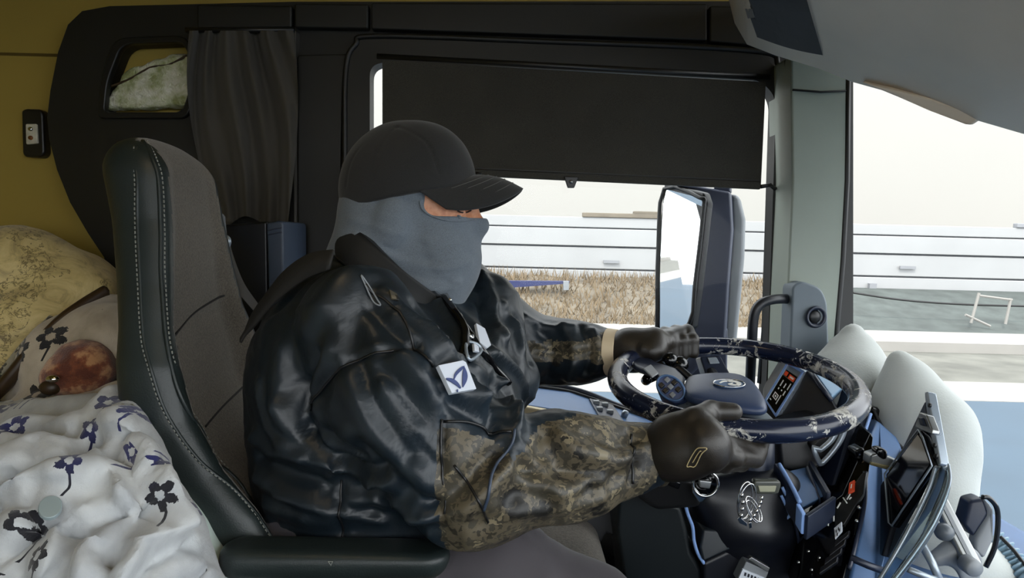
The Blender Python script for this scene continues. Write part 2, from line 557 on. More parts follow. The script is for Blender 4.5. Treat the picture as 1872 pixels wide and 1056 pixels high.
def m_camo():
    t = NT('digital_camouflage_cloth'); v = t.coord()
    wob = t.noise(v, 30, 2)
    vec = t.n('ShaderNodeVectorMath', _operation='ADD'); t.l(v, vec.inputs[0])
    ns = t.n('ShaderNodeTexNoise', Scale=70.0, Detail=1.0); t.l(v, ns.inputs['Vector'])
    sc = t.n('ShaderNodeVectorMath', _operation='SCALE'); sc.inputs['Scale'].default_value = .02; t.l(ns.outputs['Color'], sc.inputs[0]); t.l(sc.outputs[0], vec.inputs[1])
    cell = t.n('ShaderNodeTexVoronoi', Scale=150.0); t.l(vec.outputs[0], cell.inputs['Vector'])
    big = t.noise(cell.outputs['Position'], 24, 3, .6)
    pos = t.math('ADD', t.math('MULTIPLY', big, .8), t.math('MULTIPLY', t.noise(vec.outputs[0], 60, 2), .2))
    c = t.ramp(pos, [(0, srgb(24, 23, 20)), (.40, srgb(52, 48, 39)), (.46, srgb(88, 80, 64)), (.52, srgb(62, 58, 48)), (.59, srgb(116, 106, 84)), (.64, srgb(34, 32, 28))], True)
    t.color(c); t.set(Roughness=.5); t.b.inputs['Specular IOR Level'].default_value = .5
    n1 = t.bump(t.noise(v, 24, 4, .6, .6), .15, .012); t.bump(t.noise(v, 900, 2), .1, .001, n1); return t.m
M['camo'] = m_camo()
def m_glove():
    t = NT('black_grained_leather'); v = t.coord()
    vo = t.n('ShaderNodeTexVoronoi', Scale=420.0, _feature='DISTANCE_TO_EDGE'); t.l(v, vo.inputs['Vector'])
    t.color(t.ramp(t.noise(v, 20, 3), [(.3, srgb(26, 23, 20)), (.7, srgb(44, 39, 33))])); t.set(Roughness=.42)
    t.bump(vo.outputs['Distance'], .25, .001); return t.m
M['glove'] = m_glove()
def m_rim():
    t = NT('worn_blue_black_wheel_skin'); v = t.coord()
    a = t.noise(v, 44, 6, .74, .8); b = t.noise(v, 9, 2)
    w = t.math('ADD', t.math('MULTIPLY', a, .75), t.math('MULTIPLY', b, .35))
    msk = t.ramp(w, [(.592, (0, 0, 0, 1)), (.618, (1, 1, 1, 1))])
    t.color(t.mix(msk, srgb(19, 26, 46), t.ramp(t.noise(v, 90, 3), [(.35, srgb(112, 110, 104)), (.65, srgb(206, 204, 196))])))
    t.l(t.ramp(msk, [(0, (.22, .22, .22, 1)), (1, (.6, .6, .6, 1))]), t.b.inputs['Roughness'])
    t.bump(msk, -.4, .001); return t.m
M['rim'] = m_rim()
def m_plush(name, base, dark, cell=9.0, petal=.30, flat=False, print_rgb=(28, 30, 52), print2=(20, 20, 24)):
    """short pile with five-petalled printed flowers"""
    t = NT(name); v = t.coord()
    sp = t.n('ShaderNodeSeparateXYZ'); t.l(v, sp.inputs[0])
    cm = t.n('ShaderNodeCombineXYZ'); t.l(t.math('ADD', sp.outputs[0], t.math('MULTIPLY', t.math('SUBTRACT', t.noise(v, 9, 1), .5), .06)), cm.inputs[0])
    t.l(t.math('ADD', t.math('MULTIPLY', sp.outputs[1], .6), t.math('MULTIPLY', sp.outputs[2], .8)), cm.inputs[1])
    v2 = cm.outputs[0]
    vo = t.n('ShaderNodeTexVoronoi', Scale=cell, Randomness=.8); t.l(v2, vo.inputs['Vector'])
    d = t.n('ShaderNodeVectorMath', _operation='SUBTRACT'); t.l(v2, d.inputs[0]); t.l(vo.outputs['Position'], d.inputs[1])
    dd = t.n('ShaderNodeVectorMath', _operation='SCALE'); dd.inputs['Scale'].default_value = cell; t.l(d.outputs[0], dd.inputs[0])
    s = t.n('ShaderNodeSeparateXYZ'); t.l(dd.outputs[0], s.inputs[0]); dx, dy = s.outputs[0], s.outputs[1]
    r = t.math('POWER', t.math('ADD', t.math('MULTIPLY', dx, dx), t.math('MULTIPLY', dy, dy)), .5)
    ang = t.math('ARCTAN2', dy, dx)
    pet = t.math('ABSOLUTE', t.math('SINE', t.math('ADD', t.math('MULTIPLY', ang, 2.5), t.math('MULTIPLY', vo.outputs['Color'], 6.0))))
    lim = t.math('ADD', t.math('MULTIPLY', pet, petal * .5), petal * .5)
    wob = t.math('MULTIPLY', t.math('SUBTRACT', t.noise(v, 220, 2), .5), .12)
    rw = t.math('ADD', r, wob)
    inside = t.math('LESS_THAN', rw, lim)
    hole = t.math('GREATER_THAN', rw, petal * .30)
    sx = t.math('ADD', dx, t.math('MULTIPLY', t.math('SINE', t.math('MULTIPLY', dy, 7.0)), .05))
    stem = t.math('MULTIPLY', t.math('LESS_THAN', t.math('ABSOLUTE', sx), .022), t.math('MULTIPLY', t.math('LESS_THAN', dy, -petal * .7), t.math('GREATER_THAN', dy, -.52)))
    keep = t.math('GREATER_THAN', t.math('FRACT', t.math('MULTIPLY', vo.outputs['Color'], 7.31)), .18)
    msk = t.math('MULTIPLY', t.math('MAXIMUM', t.math('MULTIPLY', inside, hole), stem), keep)
    pile = t.noise(v, 160, 4, .7); soft = t.noise(v, 14, 3)
    bc = t.ramp(soft, [(.3, srgb(*dark)), (.65, srgb(*base))])
    pc = t.mix(t.ramp(t.noise(v, 3, 1), [(.45, (0, 0, 0, 1)), (.55, (1, 1, 1, 1))]), srgb(*print_rgb), srgb(*print2))
    t.color(t.mix(msk, bc, pc)); t.set(Roughness=.95)
    t.b.inputs['Sheen Weight'].default_value = .3
    t.bump(pile, .35, .004); return t.m
M['blanket'] = m_plush('white_floral_plush', (192, 195, 196), (158, 161, 165), 12.5, .235, print_rgb=(34, 38, 92), print2=(22, 22, 30))
M['fleece'] = m_plush('cream_floral_fleece', (196, 184, 164), (156, 142, 122), 10.5, .30, print_rgb=(24, 22, 24))
def m_satin_pillow():
    t = NT('yellow_floral_satin'); v = t.coord()
    n = t.noise(v, 11, 6, .75, 1.6); w = t.noise(v, 32, 4, .7, 1.0)
    lines = t.math('MULTIPLY', t.math('LESS_THAN', t.math('ABSOLUTE', t.math('SUBTRACT', w, .5)), .022), t.math('GREATER_THAN', t.noise(v, 6, 2), .5))
    base = t.ramp(n, [(.3, srgb(224, 206, 150)), (.5, srgb(204, 184, 126)), (.62, srgb(168, 150, 104))])
    t.color(t.mix(t.math('MULTIPLY', lines, .75), base, srgb(92, 78, 44))); t.set(Roughness=.5)
    t.b.inputs['Sheen Weight'].default_value = .2
    t.bump(t.noise(v, 700, 2), .15, .001); return t.m
M['pillow'] = m_satin_pillow()
M['lace'] = m_plush('lace_edging', (176, 172, 156), (132, 124, 100), 40.0, .5, print_rgb=(70, 66, 54), print2=(60, 56, 44))
def m_fur():
    t = NT('brown_fur'); v = t.coord(); n = t.noise(v, 28, 4, .6); f = t.noise(v, 400, 3, .7)
    t.color(t.ramp(n, [(.4, srgb(92, 44, 26)), (.52, srgb(128, 70, 40)), (.62, srgb(190, 140, 96))])); t.set(Roughness=.95)
    t.b.inputs['Sheen Weight'].default_value = .4; t.bump(f, .6, .004); return t.m
M['fur'] = m_fur()
M['cushion'] = plain('white_grey_brushed_cotton', (176, 180, 177), .95, bump=.5, bscale=260, var=.06, sheen=.3)
M['mattress'] = plain('pale_aqua_sheet', (196, 212, 206), .8, bump=.2, bscale=400, var=.04)
M['brown_edge'] = plain('dark_brown_satin', (56, 40, 22), .5, var=.2)
M['band'] = plain('cream_elastic', (206, 188, 158), .7, bump=.2, bscale=900, var=.05)
M['screen'] = plain('dark_glossy_screen', (10, 13, 22), .06, var=0, coat=.3)
M['mirror'] = plain('mirror_glass', (235, 235, 235), .02, 1.0, var=0)
def m_bag():
    t = NT('crinkled_clear_plastic'); v = t.coord()
    t.color(t.ramp(t.noise(v, 26, 3, .6), [(.35, srgb(150, 158, 110)), (.5, srgb(196, 200, 170)), (.65, srgb(222, 222, 210))])); t.set(Roughness=.18)
    t.b.inputs['Specular IOR Level'].default_value = .8; t.bump(t.noise(v, 60, 4, .7, .8), .8, .01); return t.m
M['bag'] = m_bag()
# outdoors
M['asphalt'] = plain('blue_grey_asphalt', (62, 78, 92), .85, bump=.2, bscale=60, var=.1, vscale=.6)
M['shoulder'] = plain('pale_gravel_shoulder', (92, 92, 86), .9, bump=.3, bscale=30, var=.3, vscale=1.3)
M['kerb'] = plain('pale_concrete', (132, 130, 126), .85, bump=.2, bscale=20, var=.08, vscale=1)
M['linepaint'] = plain('white_road_paint', (140, 138, 134), .7, var=.05)
M['barrier'] = plain('white_painted_metal', (146, 147, 148), .5, var=.04, vscale=.8)
M['barrier_gap'] = plain('grey_joint_metal', (124, 126, 130), .6, var=.05)  # darker grey of the barrier joints, posts and slots
M['grass'] = plain('dry_grass', (112, 98, 78), .9, var=.3, vscale=3)
M['dirt'] = plain('dry_earth', (104, 97, 86), .95, bump=.4, bscale=8, var=.3, vscale=1)
M['scrub'] = plain('grey_green_scrub', (66, 72, 70), .9, var=.3, vscale=2)
M['shadow_line_blue'] = plain('shadow_blue', (40, 46, 84), .3, var=.05)  # colour of the shadow line below the barrier
M['mirror_shell'] = plain('navy_grey_mirror_shell', (52, 58, 78), .45, var=.08)
# ------------------------------------------------------------------ the cab shell
YW = 1.70                                   # plane of the driver's side wall
def struct(o, label=None):
    o['kind'] = 'structure'
    if label: o['label'] = label
    return o
# mustard lining of the sleeper
wl = struct(MB().box((-1.27, 1.80, 1.25), (1.5, .06, 2.0)).box((.0, 1.785, 1.93), (2.2, .04, .34)).build('wall_left', M['yellow']), 'mustard yellow lining of the sleeper side wall')
jn = at(0, 103, 1.768)
mesh('lining_joint', *MB().box((-1.2, 1.7695, at(50, 100, 1.77)[2]), (1.5, .006, .007)).__dict__.values(), M['yellow_dark'], wl)
struct(MB().box((-1.92, .3, 1.25), (.06, 3.0, 2.0)).build('wall_back', M['yellow']), 'mustard yellow back wall of the sleeper')
def roof_fn(u, v):
    x = lerp(-1.95, 1.02, u); y = lerp(-1.1, 1.84, v)
    return (x, y, 1.90 + .16 * math.sin(math.pi * np.clip(v, 0, 1)) ** .8 - .10 * u ** 3)
v_, f_ = gridmesh(roof_fn, 20, 20)
v2 = [(a, b, c + .04) for a, b, c in v_]; n_ = len(v_)
struct(mesh('ceiling', v_ + v2, [tuple(reversed(q)) for q in f_] + [tuple(i + n_ for i in q) for q in f_], plain('mustard_headlining', (164, 140, 56), .9, bump=.2, bscale=300, var=.05), None, True), 'mustard cab ceiling')
struct(MB().box((-.4, .3, .02), (3.1, 3.0, .04)).build('floor', plain('black_rubber_mat', (16, 17, 19), .8, bump=.3, bscale=80)), 'black cab floor')
# passenger side: waist-high door panel and header, window open to the sky
struct(MB().box((-.4, -1.02, .45), (3.0, .06, .9)).box((-.4, -1.02, 1.86), (3.0, .06, .28)).box((-1.3, -1.02, 1.3), (1.2, .06, .9)).build('wall_right', M['panel']), 'dark passenger side wall')
# the dark moulded side panel, with cubby and window openings
outer = [(150, 20), (200, 11), (535, 3), (1200, 2), (1560, 2), (1560, 1250), (330, 1250), (215, 640), (205, 520), (190, 470), (160, 425), (128, 370), (104, 310), (90, 255), (86, 215), (92, 165), (106, 95), (124, 45)]
cub = rounded([(222, 80), (332, 76), (346, 100), (345, 170), (332, 205), (190, 205), (195, 150)], [22, 14, 20, 20, 14, 10, 20], 6)
win = rounded([(676, 700), (676, 118), (720, 112), (1390, 146), (1419, 178), (1404, 640), (1396, 790), (1190, 762), (1130, 742), (1040, 712), (960, 702)], [10, 30, 20, 40, 40, 20, 10, 10, 20, 20, 20], 6)
p1 = struct(plate('trim_1', [outer, cub[::-1], win[::-1]], YW, .05, M['panel'], bevel=.006), 'dark moulded side panel around the driver window')
# cubby frame ring and its mustard inside
cubo = rounded([(208, 68), (336, 64), (356, 92), (355, 180), (340, 216), (178, 216), (184, 140)], [26, 18, 22, 22, 14, 10, 24], 6)
plate('cubby_frame', [cubo, cub[::-1]], YW - .014, .02, M['black'], p1, .004)
# raised rail segments above the window, each a moulding of its own
for (a, b, yl, yr) in ((360, 533, 8, 54), (538, 673, 5, 52), (678, 1293, 4, 60), (1298, 1440, 10, 74)):
    y2l = {360: 52, 538: 50, 678: 53, 1298: 76}[a]; y2r = {360: 50, 538: 52, 678: 74, 1298: 88}[a]
    plate('rail_moulding', [[(a, yl), (b, yl + 2), (b, y2r), (a, y2l)]], YW - .025, .028, M['panel'], p1, .005)
plate('pillar_cover', [rounded([(543, 100), (640, 98), (626, 150), (620, 480), (622, 900), (545, 900)], 8)], YW - .02, .022, M['panel'], p1, .004)
plate('cover_edge', [[(536, 56), (541, 56), (543, 900), (538, 900)]], YW - .026, .03, plain('grey_cover_edge', (70, 68, 64), .5), p1, .001)
# ---- the door window
w1 = struct(empty('window_1', tuple(at(1000, 700, YW))), 'door window with rounded dark frame behind the driver')
fo = rounded([(622, 760), (630, 96), (672, 63), (1385, 90), (1444, 150), (1440, 640), (1430, 840), (1180, 800), (1040, 752), (960, 740)], [10, 70, 40, 60, 60, 20, 10, 20, 20, 20], 8)
plate('window_frame', [fo, win[::-1]], YW - .035, .045, M['panel'], w1, .012, 3)
sw = [at(p[0], p[1], YW - .03) for p in rounded([(684, 705), (684, 124), (722, 119), (1387, 152), (1413, 180), (1398, 640), (1390, 780), (1190, 752), (1130, 733), (1040, 704), (960, 694)], [10, 26, 18, 36, 36, 20, 10, 10, 20, 20, 20], 6)]
so = [at(p[0], p[1], YW - .036) for p in fo]
sh = catmull([at(*q, YW - .035) for q in ((626, 560), (630, 300), (632, 130), (650, 82), (690, 66), (1000, 76), (1370, 92), (1424, 120), (1440, 180), (1440, 420), (1436, 620))], 8)
mesh('seal', *tube(sh, .007, 8), M['rubber'], w1, True)
mesh('guide_rail', *tube([at(x, y, YW - .03) for x, y in ((629, 280), (631, 200), (634, 140))] , .004, 6), M['steel'], w1, True)
mesh('edge_strip', *tube([at(x, y, YW - .03) for x, y in ((632, 370), (629, 250))], .003, 6), M['steel'], w1, True)
mesh('edge_strip', *tube([at(x, y, YW - .045) for x, y in ((1452, 320), (1450, 420), (1445, 560))], .003, 6), M['silver'], w1, True)
mesh('seal', *tube([at(x, y, YW + .01) for x, y in ((1412, 330), (1404, 560), (1392, 700))], .012, 8), M['rubber'], w1, True)
plate('window_glass', [win], YW + .03, .004, M['glass'], w1)
# ---- door card: blue sill shelf with switch panel, beige strip, lower panel
d1 = struct(empty('door_1', (.2, 1.6, .3)), 'driver door with blue sill and beige strip')
def sill(name, pts, Y0, depth, mat, bv=.005):
    return MB().prism([at(x, y, Y0) for x, y in pts], (0, depth, 0)).build(name, mat, d1, bevel=bv)
# the sill top slopes from the glass down to the cabin
top_far = [at(x, y, 1.69) for x, y in ((900, 690), (960, 700), (1040, 710), (1130, 740), (1190, 762), (1300, 800))]
top_near = [at(x, y, 1.53) for x, y in ((900, 728), (955, 738), (1040, 752), (1150, 790), (1220, 815), (1300, 845))]
tv = top_far + top_near; n6 = len(top_far)
und = [np.array(p) - V(0, 0, .035) for p in tv]
tf = [(i, i + n6, i + n6 + 1, i + 1) for i in range(n6 - 1)] + [(i + 2 * n6, i + 1 + 2 * n6, i + n6 + 1 + 2 * n6, i + n6 + 2 * n6) for i in range(n6 - 1)]
tf += [(i + n6, i + 3 * n6, i + 3 * n6 + 1, i + n6 + 1) for i in range(n6 - 1)] + [(i + 1, i + 1 + 2 * n6, i + 2 * n6, i) for i in range(n6 - 1)]
mesh('sill_shelf', tv + und, tf, M['dash_sky_blue'], d1, bevel=.004)
sr = catmull([at(x, y, 1.685) for x, y in ((930, 694), (985, 699), (1060, 714), (1130, 741), (1190, 763))], 6)
mesh('glass_seal', *tube(sr, .007, 8), M['navy'], d1, True)
bs_n = [at(x, y, 1.515) for x, y in ((880, 736), (955, 742), (1040, 757), (1150, 796), (1220, 822))]
bs_l = [at(x, y, 1.515) for x, y in ((880, 764), (955, 772), (1040, 786), (1150, 822), (1220, 850))]
MB().prism(bs_n + bs_l[::-1], (0, .03, 0)).build('beige_strip', M['beige'], d1, bevel=.005)
MB().prism([at(x, y, 1.54) for x, y in ((600, 700), (880, 764), (955, 772), (1040, 786), (1150, 822), (1440, 900), (1440, 1300), (600, 1300))], (0, .1, 0)).build('door_panel', M['navy_dark'], d1, bevel=.004)
# switch panel on the sill
def onsill(px, py):
    a, b, c = top_far[2], top_near[2], top_near[3]
    n = np.cross(b - a, c - a); n = n / np.linalg.norm(n); n = n if n[2] > 0 else -n
    v = ray(px, py); t = np.dot(a - CAM, n) / np.dot(v, n); return CAM + v * t, n
q = [onsill(x, y) for x, y in ((1076, 731), (1118, 741), (1140, 774), (1094, 762))]; sn = q[0][1]
MB().prism([p for p, _ in q], sn * .006).build('switch_panel', M['navy'], d1, bevel=.002)
for (x, y) in ((1088, 740), (1104, 744), (1094, 752), (1113, 757)):
    c, _ = onsill(x, y); MB().box(c + sn * .008, (.016, .016, .01)).build('window_switch', M['grey'], d1, bevel=.002)
c, _ = onsill(1140, 762); mesh('mirror_knob', *lathe([(.008, 0), (.009, .012), (.006, .018)], c, sn, 14), M['silver'], d1, True)
# ---- roller blind
rb = tag(empty('roller_blind', tuple(at(1050, 330, 1.64))), 'charcoal roller blind pulled halfway down over the door window', 'blind')
bl = [(700, 112), (1398, 148), (1392, 342), (1200, 331), (1000, 321), (870, 316), (700, 312)]
def blind_fn(u, v):
    tx0, ty0 = 699, 110; tx1, ty1 = 1400, 150
    bx0, by0 = 699, 308; bx1, by1 = 1391, 341
    x = lerp(lerp(tx0, tx1, u), lerp(bx0, bx1, u), v); y = lerp(lerp(ty0, ty1, u), lerp(by0, by1, u), v)
    return at(x, y, 1.652 + .006 * math.sin(u * 7) * v)
bv_, bf_ = gridmesh(blind_fn, 24, 10); nb = len(bv_)
mesh('blind_cloth', bv_ + [p + V(0, .003, 0) for p in bv_], [tuple(reversed(q)) for q in bf_] + [tuple(i + nb for i in q) for q in bf_], M['blind'], rb, True)
MB().prism([at(x, y, 1.645) for x, y in ((699, 302), (1391, 333), (1391, 346), (699, 314))], (0, .012, 0)).build('bottom_bar', M['blind'], rb, bevel=.003)
MB().prism([at(x, y, 1.643) for x, y in ((699, 299), (1391, 329), (1391, 331), (699, 301))], (0, .004, 0)).build('hem_stitching', M['stitch'] if False else M['panel'], rb)
hk = MB().prism([at(x, y, 1.638) for x, y in ((1031, 322), (1058, 323), (1055, 330), (1050, 343), (1038, 343), (1034, 331))], (0, .012, 0)).build('pull_tab', M['black'], rb, bevel=.002)
mesh('rivet', *lathe([(.005, 0), (.004, .004)], at(1044, 332, 1.636), (0, -1, 0), 12), M['steel'], hk, True)
mesh('end_hook', *tube([at(1391, 341, 1.645), at(1408, 338, 1.65), at(1417, 345, 1.66)], .005, 8), M['black'], rb, True)
mesh('end_hook', *tube([at(868, 318, 1.64), at(880, 319, 1.64)], .005, 8), M['black'], rb, True)
mesh('blind_roller', *tube([at(690, 104, 1.672), at(1405, 142, 1.672)], .010, 10), M['black'], rb, True)
# ---- the A-pillar with tweeter pod and grab handle
pl = struct(plate('trim_2', [rounded([(1446, 96), (1552, 130), (1548, 330), (1540, 480), (1528, 660), (1520, 780), (1430, 780), (1438, 560), (1449, 330)], 10)], 1.565, .14, M['pillar'], bevel=.018, seg=4), 'grey green windscreen pillar')
mesh('pillar_seam', *tube([at(1449, 164, 1.563), at(1500, 168, 1.562), at(1546, 166, 1.563)], .0025, 6), M['panel_gap'], pl, True)
mesh('windscreen_seal', *tube([at(1549, 138, 1.57), at(1547, 330, 1.57), at(1539, 480, 1.57), at(1525, 640, 1.57), at(1516, 760, 1.57)], .008, 8), M['rubber'], pl, True)
mesh('edge_seal', *tube([at(1440, 110, 1.60), at(1444, 160, 1.60), at(1447, 330, 1.6), at(1440, 520, 1.6), at(1432, 700, 1.6)], .008, 8), M['rubber'], pl, True)
def rounded3(l, Y): return [(p[0], p[1], Y) for p in rounded(l, [8, 10, 16, 12, 6, 6, 6, 6], 4)]
MB().prism([at(x, y, Y) for x, y, Y in rounded3([(1449, 522), (1466, 513), (1502, 526), (1513, 552), (1516, 640), (1510, 690), (1440, 690), (1444, 640)], 1.525)], (0, .06, 0)).build('speaker_pod', plain('blue_grey_pillar_plastic', (88, 98, 106), .5, bump=.12, bscale=400), pl, bevel=.014, seg=4)
tw = at(1491, 579, 1.522)
mesh('tweeter_ring', *lathe([(.022, -.004), (.026, .002), (.024, .006), (.019, .004), (.018, -.002)], tw, (.15, -1, 0), 28), M['navy'], pl, True)
mesh('tweeter_cone', *lathe([(.018, -.004), (.012, .001), (.004, .004)], tw, (.15, -1, 0), 24), M['black'], pl, True)
gh = catmull([at(1446, 546, 1.56), at(1415, 547, 1.53), at(1390, 556, 1.52), at(1378, 580, 1.52), at(1374, 640, 1.53), at(1370, 720, 1.56), at(1366, 780, 1.6)], 8)
mesh('grab_handle', *tube(gh, .0115, 12), M['navy_dark'], pl, True)
# ---- windscreen
w2 = struct(empty('window_2', (.95, .3, .8)), 'curved windscreen')
def ws(u, v):
    y = lerp(1.57, -1.0, u); c = 1 - ((y - .28) / 1.29) ** 2
    z = lerp(.62, 1.80, v)
    return (.83 + .26 * max(c, 0) ** .8 - .10 * (z - 1.0), y, z)
wv, wf = gridmesh(ws, 28, 6)
mesh('windscreen_glass', wv, wf, M['glass'], w2, True)
# ---- overhead console with speaker grille and sun visor
oc = tag(empty('overhead_console', tuple(at(1600, 100, 1.1))), 'warm grey overhead console above the windscreen', 'console')
edge = [(1334, -60, 1.42), (1336, 0, 1.42), (1346, 40, 1.40), (1368, 78, 1.38), (1420, 98, 1.36), (1500, 122, 1.34), (1560, 146, 1.30), (1640, 168, 1.26), (1740, 202, 1.20), (1872, 240, 1.10), (2100, 300, .95), (2500, 420, .75)]
E = [at(*e) for e in edge]
rowsv = []
for k, s in enumerate((0, .25, .5, .75, 1.0)):
    for i, p in enumerate(E):
        top = np.array([p[0] * .55 - .05, p[1] * .45, 1.80 + .0 * i])
        q = lerp(p, top, s) + V(0, 0, -.03 * math.sin(math.pi * s))
        rowsv.append(q)
ne = len(E); back = [p + V(.34, .1, .05) for p in E]; back2 = [V(p[0] + .34, p[1] + .1, 1.84) for p in E]
vv = rowsv + back + back2
ff = [(k * ne + i, (k + 1) * ne + i, (k + 1) * ne + i + 1, k * ne + i + 1) for k in range(4) for i in range(ne - 1)]
o5, o6 = 5 * ne, 6 * ne
ff += [(i, i + 1, o5 + i + 1, o5 + i) for i in range(ne - 1)] + [(o5 + i, o5 + i + 1, o6 + i + 1, o6 + i) for i in range(ne - 1)]
tr_ = [t for q in ff for t in ((q[0], q[1], q[2]), (q[0], q[2], q[3]))]
body = mesh('console_body', vv, tr_, M['console'], oc, True)
sd = body.modifiers.new('s', 'SOLIDIFY'); sd.thickness = .004
def oncon(px, py, lift=.0):
    """a point on the console skin along a sight line"""
    o = Vector(CAM); d = Vector(ray(px, py)); best = None
    for q in ff[:4 * (ne - 1)]:
        a = [Vector(vv[i]) for i in q]
        for t in ((a[0], a[1], a[2]), (a[0], a[2], a[3])):
            h = geometry.intersect_ray_tri(*t, d, o, True)
            if h is not None and (best is None or (h - o).length < (best - o).length): best = h
    if best is None: return None
    return np.array(best) - np.array(d) * lift
def gfn(u, v, lift=.018, tl=(1352, -24), tr=(1468, -24), br=(1504, 101), bl=(1384, 68)):
    top = lerp(np.array(tl, float), np.array(tr, float), u); bot = lerp(np.array(bl, float), np.array(br, float), u)
    p = lerp(top, bot, v); p[1] += 4 * math.sin(math.pi * u) * v
    h = None
    while h is None and p[1] > -90: h = oncon(p[0], p[1], lift); p[1] -= 2; p[0] += 2
    return h
gv_, gf_ = gridmesh(gfn, 10, 8)
if all(p is not None for p in gv_):
    ng = len(gv_); rv = unit(ray(1420, 50)) * .005
    rimf = [(i, i + 1, i + 1 + ng, i + ng) for i in range(10)] + [(88 + i + 1, 88 + i, 88 + i + ng, 88 + i + 1 + ng) for i in range(10)] + [(j * 11 + 11, j * 11, j * 11 + ng, j * 11 + 11 + ng) for j in range(8)] + [(j * 11 + 10, j * 11 + 21, j * 11 + 21 + ng, j * 11 + 10 + ng) for j in range(8)]
    gr_ = mesh('speaker_grille', gv_ + [p + rv for p in gv_], gf_ + [tuple(i + ng for i in reversed(q)) for q in gf_] + rimf, M['grille'], oc)
    lgv = [oncon(x, y, .024) for x, y in ((1362, 16), (1375, 16), (1380, 32), (1367, 34))]
    lg = MB().prism(lgv, unit(ray(1420, 50)) * .003).build('grille_badge', M['steel'], gr_, bevel=.0006)
vis = [at(x, y, Y) for x, y, Y in ((1572, 150, 1.27), (1640, 178, 1.24), (1700, 203, 1.21), (1764, 228, 1.17), (1776, 230, 1.165), (1786, 222, 1.16), (1790, 208, 1.16), (1700, 180, 1.20))]
MB().prism(vis, (.02, .015, .01)).build('visor_lip', M['console'], oc, bevel=.005)
# ---- unseen dome lamp, added on the ceiling for warm fill light
dl = tag(empty('warm_fill_lamp', (-.35, .55, 1.98)), 'unseen lamp added on the cab ceiling for warm fill light', 'lamp')
MB().box((-.35, .55, 1.985), (.34, .22, .03)).build('lamp_body', M['white_plastic'], dl, bevel=.008)
lamp_mat = NT('warm_fill_lens'); lamp_mat.set(Roughness=.4); lamp_mat.b.inputs['Emission Color'].default_value = (1, .74, .42, 1); lamp_mat.b.inputs['Emission Strength'].default_value = 6.5
MB().box((-.35, .55, 1.966), (.30, .18, .012)).build('lamp_lens', lamp_mat.m, dl, bevel=.004)
# ---- lamp switch on the mustard lining
ls = tag(empty('reading_lamp', tuple(at(58, 250, 1.77))), 'black wall reading lamp with clear lens on the mustard lining', 'lamp')
plate('housing', [rounded([(38, 202), (46, 198), (72, 199), (78, 206), (81, 280), (74, 288), (44, 286), (40, 280)], 6)], 1.742, .03, M['black'], ls, .008, 3)
plate('lens', [rounded([(46, 226), (66, 226), (68, 262), (47, 264)], 3)], 1.736, .01, plain('frosted_lens', (200, 196, 180), .2, var=.2, vscale=60), ls, .003)
for y in (236, 252):
    mesh('bulb', *lathe([(.006, 0), (.005, .005)], at(57, y, 1.737), (0, -1, 0), 12), M['chrome'] if y == 236 else plain('amber_bulb', (120, 70, 30), .2, var=0), ls, True)
# ---- cubby and the plastic bag in it
MB().prism([at(x, y, 1.752) for x, y in ((170, 60), (365, 60), (365, 222), (170, 222))], (0, .02, 0)).build('cubby_back', M['yellow'], p1)
MB().prism([at(x, y, 1.704) for x, y in ((180, 206), (350, 206), (350, 216), (180, 216))], (0, .06, 0)).build('cubby_shelf', M['black'], p1)
bc = at(272, 178, 1.728)
def bag(P):
    d = d_chain(P, [at(205, 195, 1.728), at(260, 165, 1.728), at(335, 150, 1.728)], [.018, .05, .066], .02)
    d = smin(d, d_chain(P, [at(225, 175, 1.728), at(290, 125, 1.73), at(330, 115, 1.735)], [.012, .012, .012], .01), .03)
    d = smax(d, np.abs(P[:, 1] - 1.727) - .022, .01)
    d = smax(d, P[:, 2] * -1 + at(270, 204, 1.728)[2], .01)
    return d + .010 * (fbm(P * 42, 3, 5) - .5)
P_, F_ = isosurface(bag, bc - V(.16, .06, .1), bc + V(.16, .06, .14), .005, 1)
bg_ = npmesh('plastic_bag', P_, F_, M['bag'])
mesh('bag_tie', *tube(catmull([at(x, y, 1.708) for x, y in ((196, 160), (235, 146), (275, 124), (310, 118), (342, 102))], 6), .005, 7, flat=.6), M['brown_edge'], bg_, True)
tag(bg_, 'crinkled clear plastic bag of white packets in the cubby', 'bag')
# ---- curtain
cu = tag(empty('curtain', tuple(at(450, 400, 1.64))), 'charcoal sleeper curtain gathered in folds beside the cubby', 'curtain')
def curt(u, v):
    px = lerp(346, 536, u); pb = 398 + 100 * u + 60 * max(0, u - .6)
    w = sstep(0.0, 1.0, v) ** 1.2
    lean = 40 * math.sin(math.pi * v) * (.5 - u)
    x = lerp(px, pb, w * .72) - lean * .6
    y = lerp(56, 405 + 10 * math.sin(u * 9), v)
    ph = u * (36 - 14 * v) + 3.4 * v + 1.6 * math.sin(v * 3 + u * 4)
    amp = .015 + .006 * math.sin(u * 11 + v * 4)
    return at(x, y, 1.655 - amp * math.sin(ph) - .010 * math.sin(ph * .43 + 1 + v * 2))
cv_, cf_ = gridmesh(curt, 110, 36); nc = len(cv_)
mesh('curtain_cloth', cv_ + [p + V(0, .002, 0) for p in cv_], [tuple(reversed(q)) for q in cf_] + [tuple(i + nc for i in q) for q in cf_], M['curtain'], cu, True)
mesh('curtain_rail', *tube([at(340, 55, 1.665), at(538, 55, 1.665)], .007, 8), M['black'], cu, True)
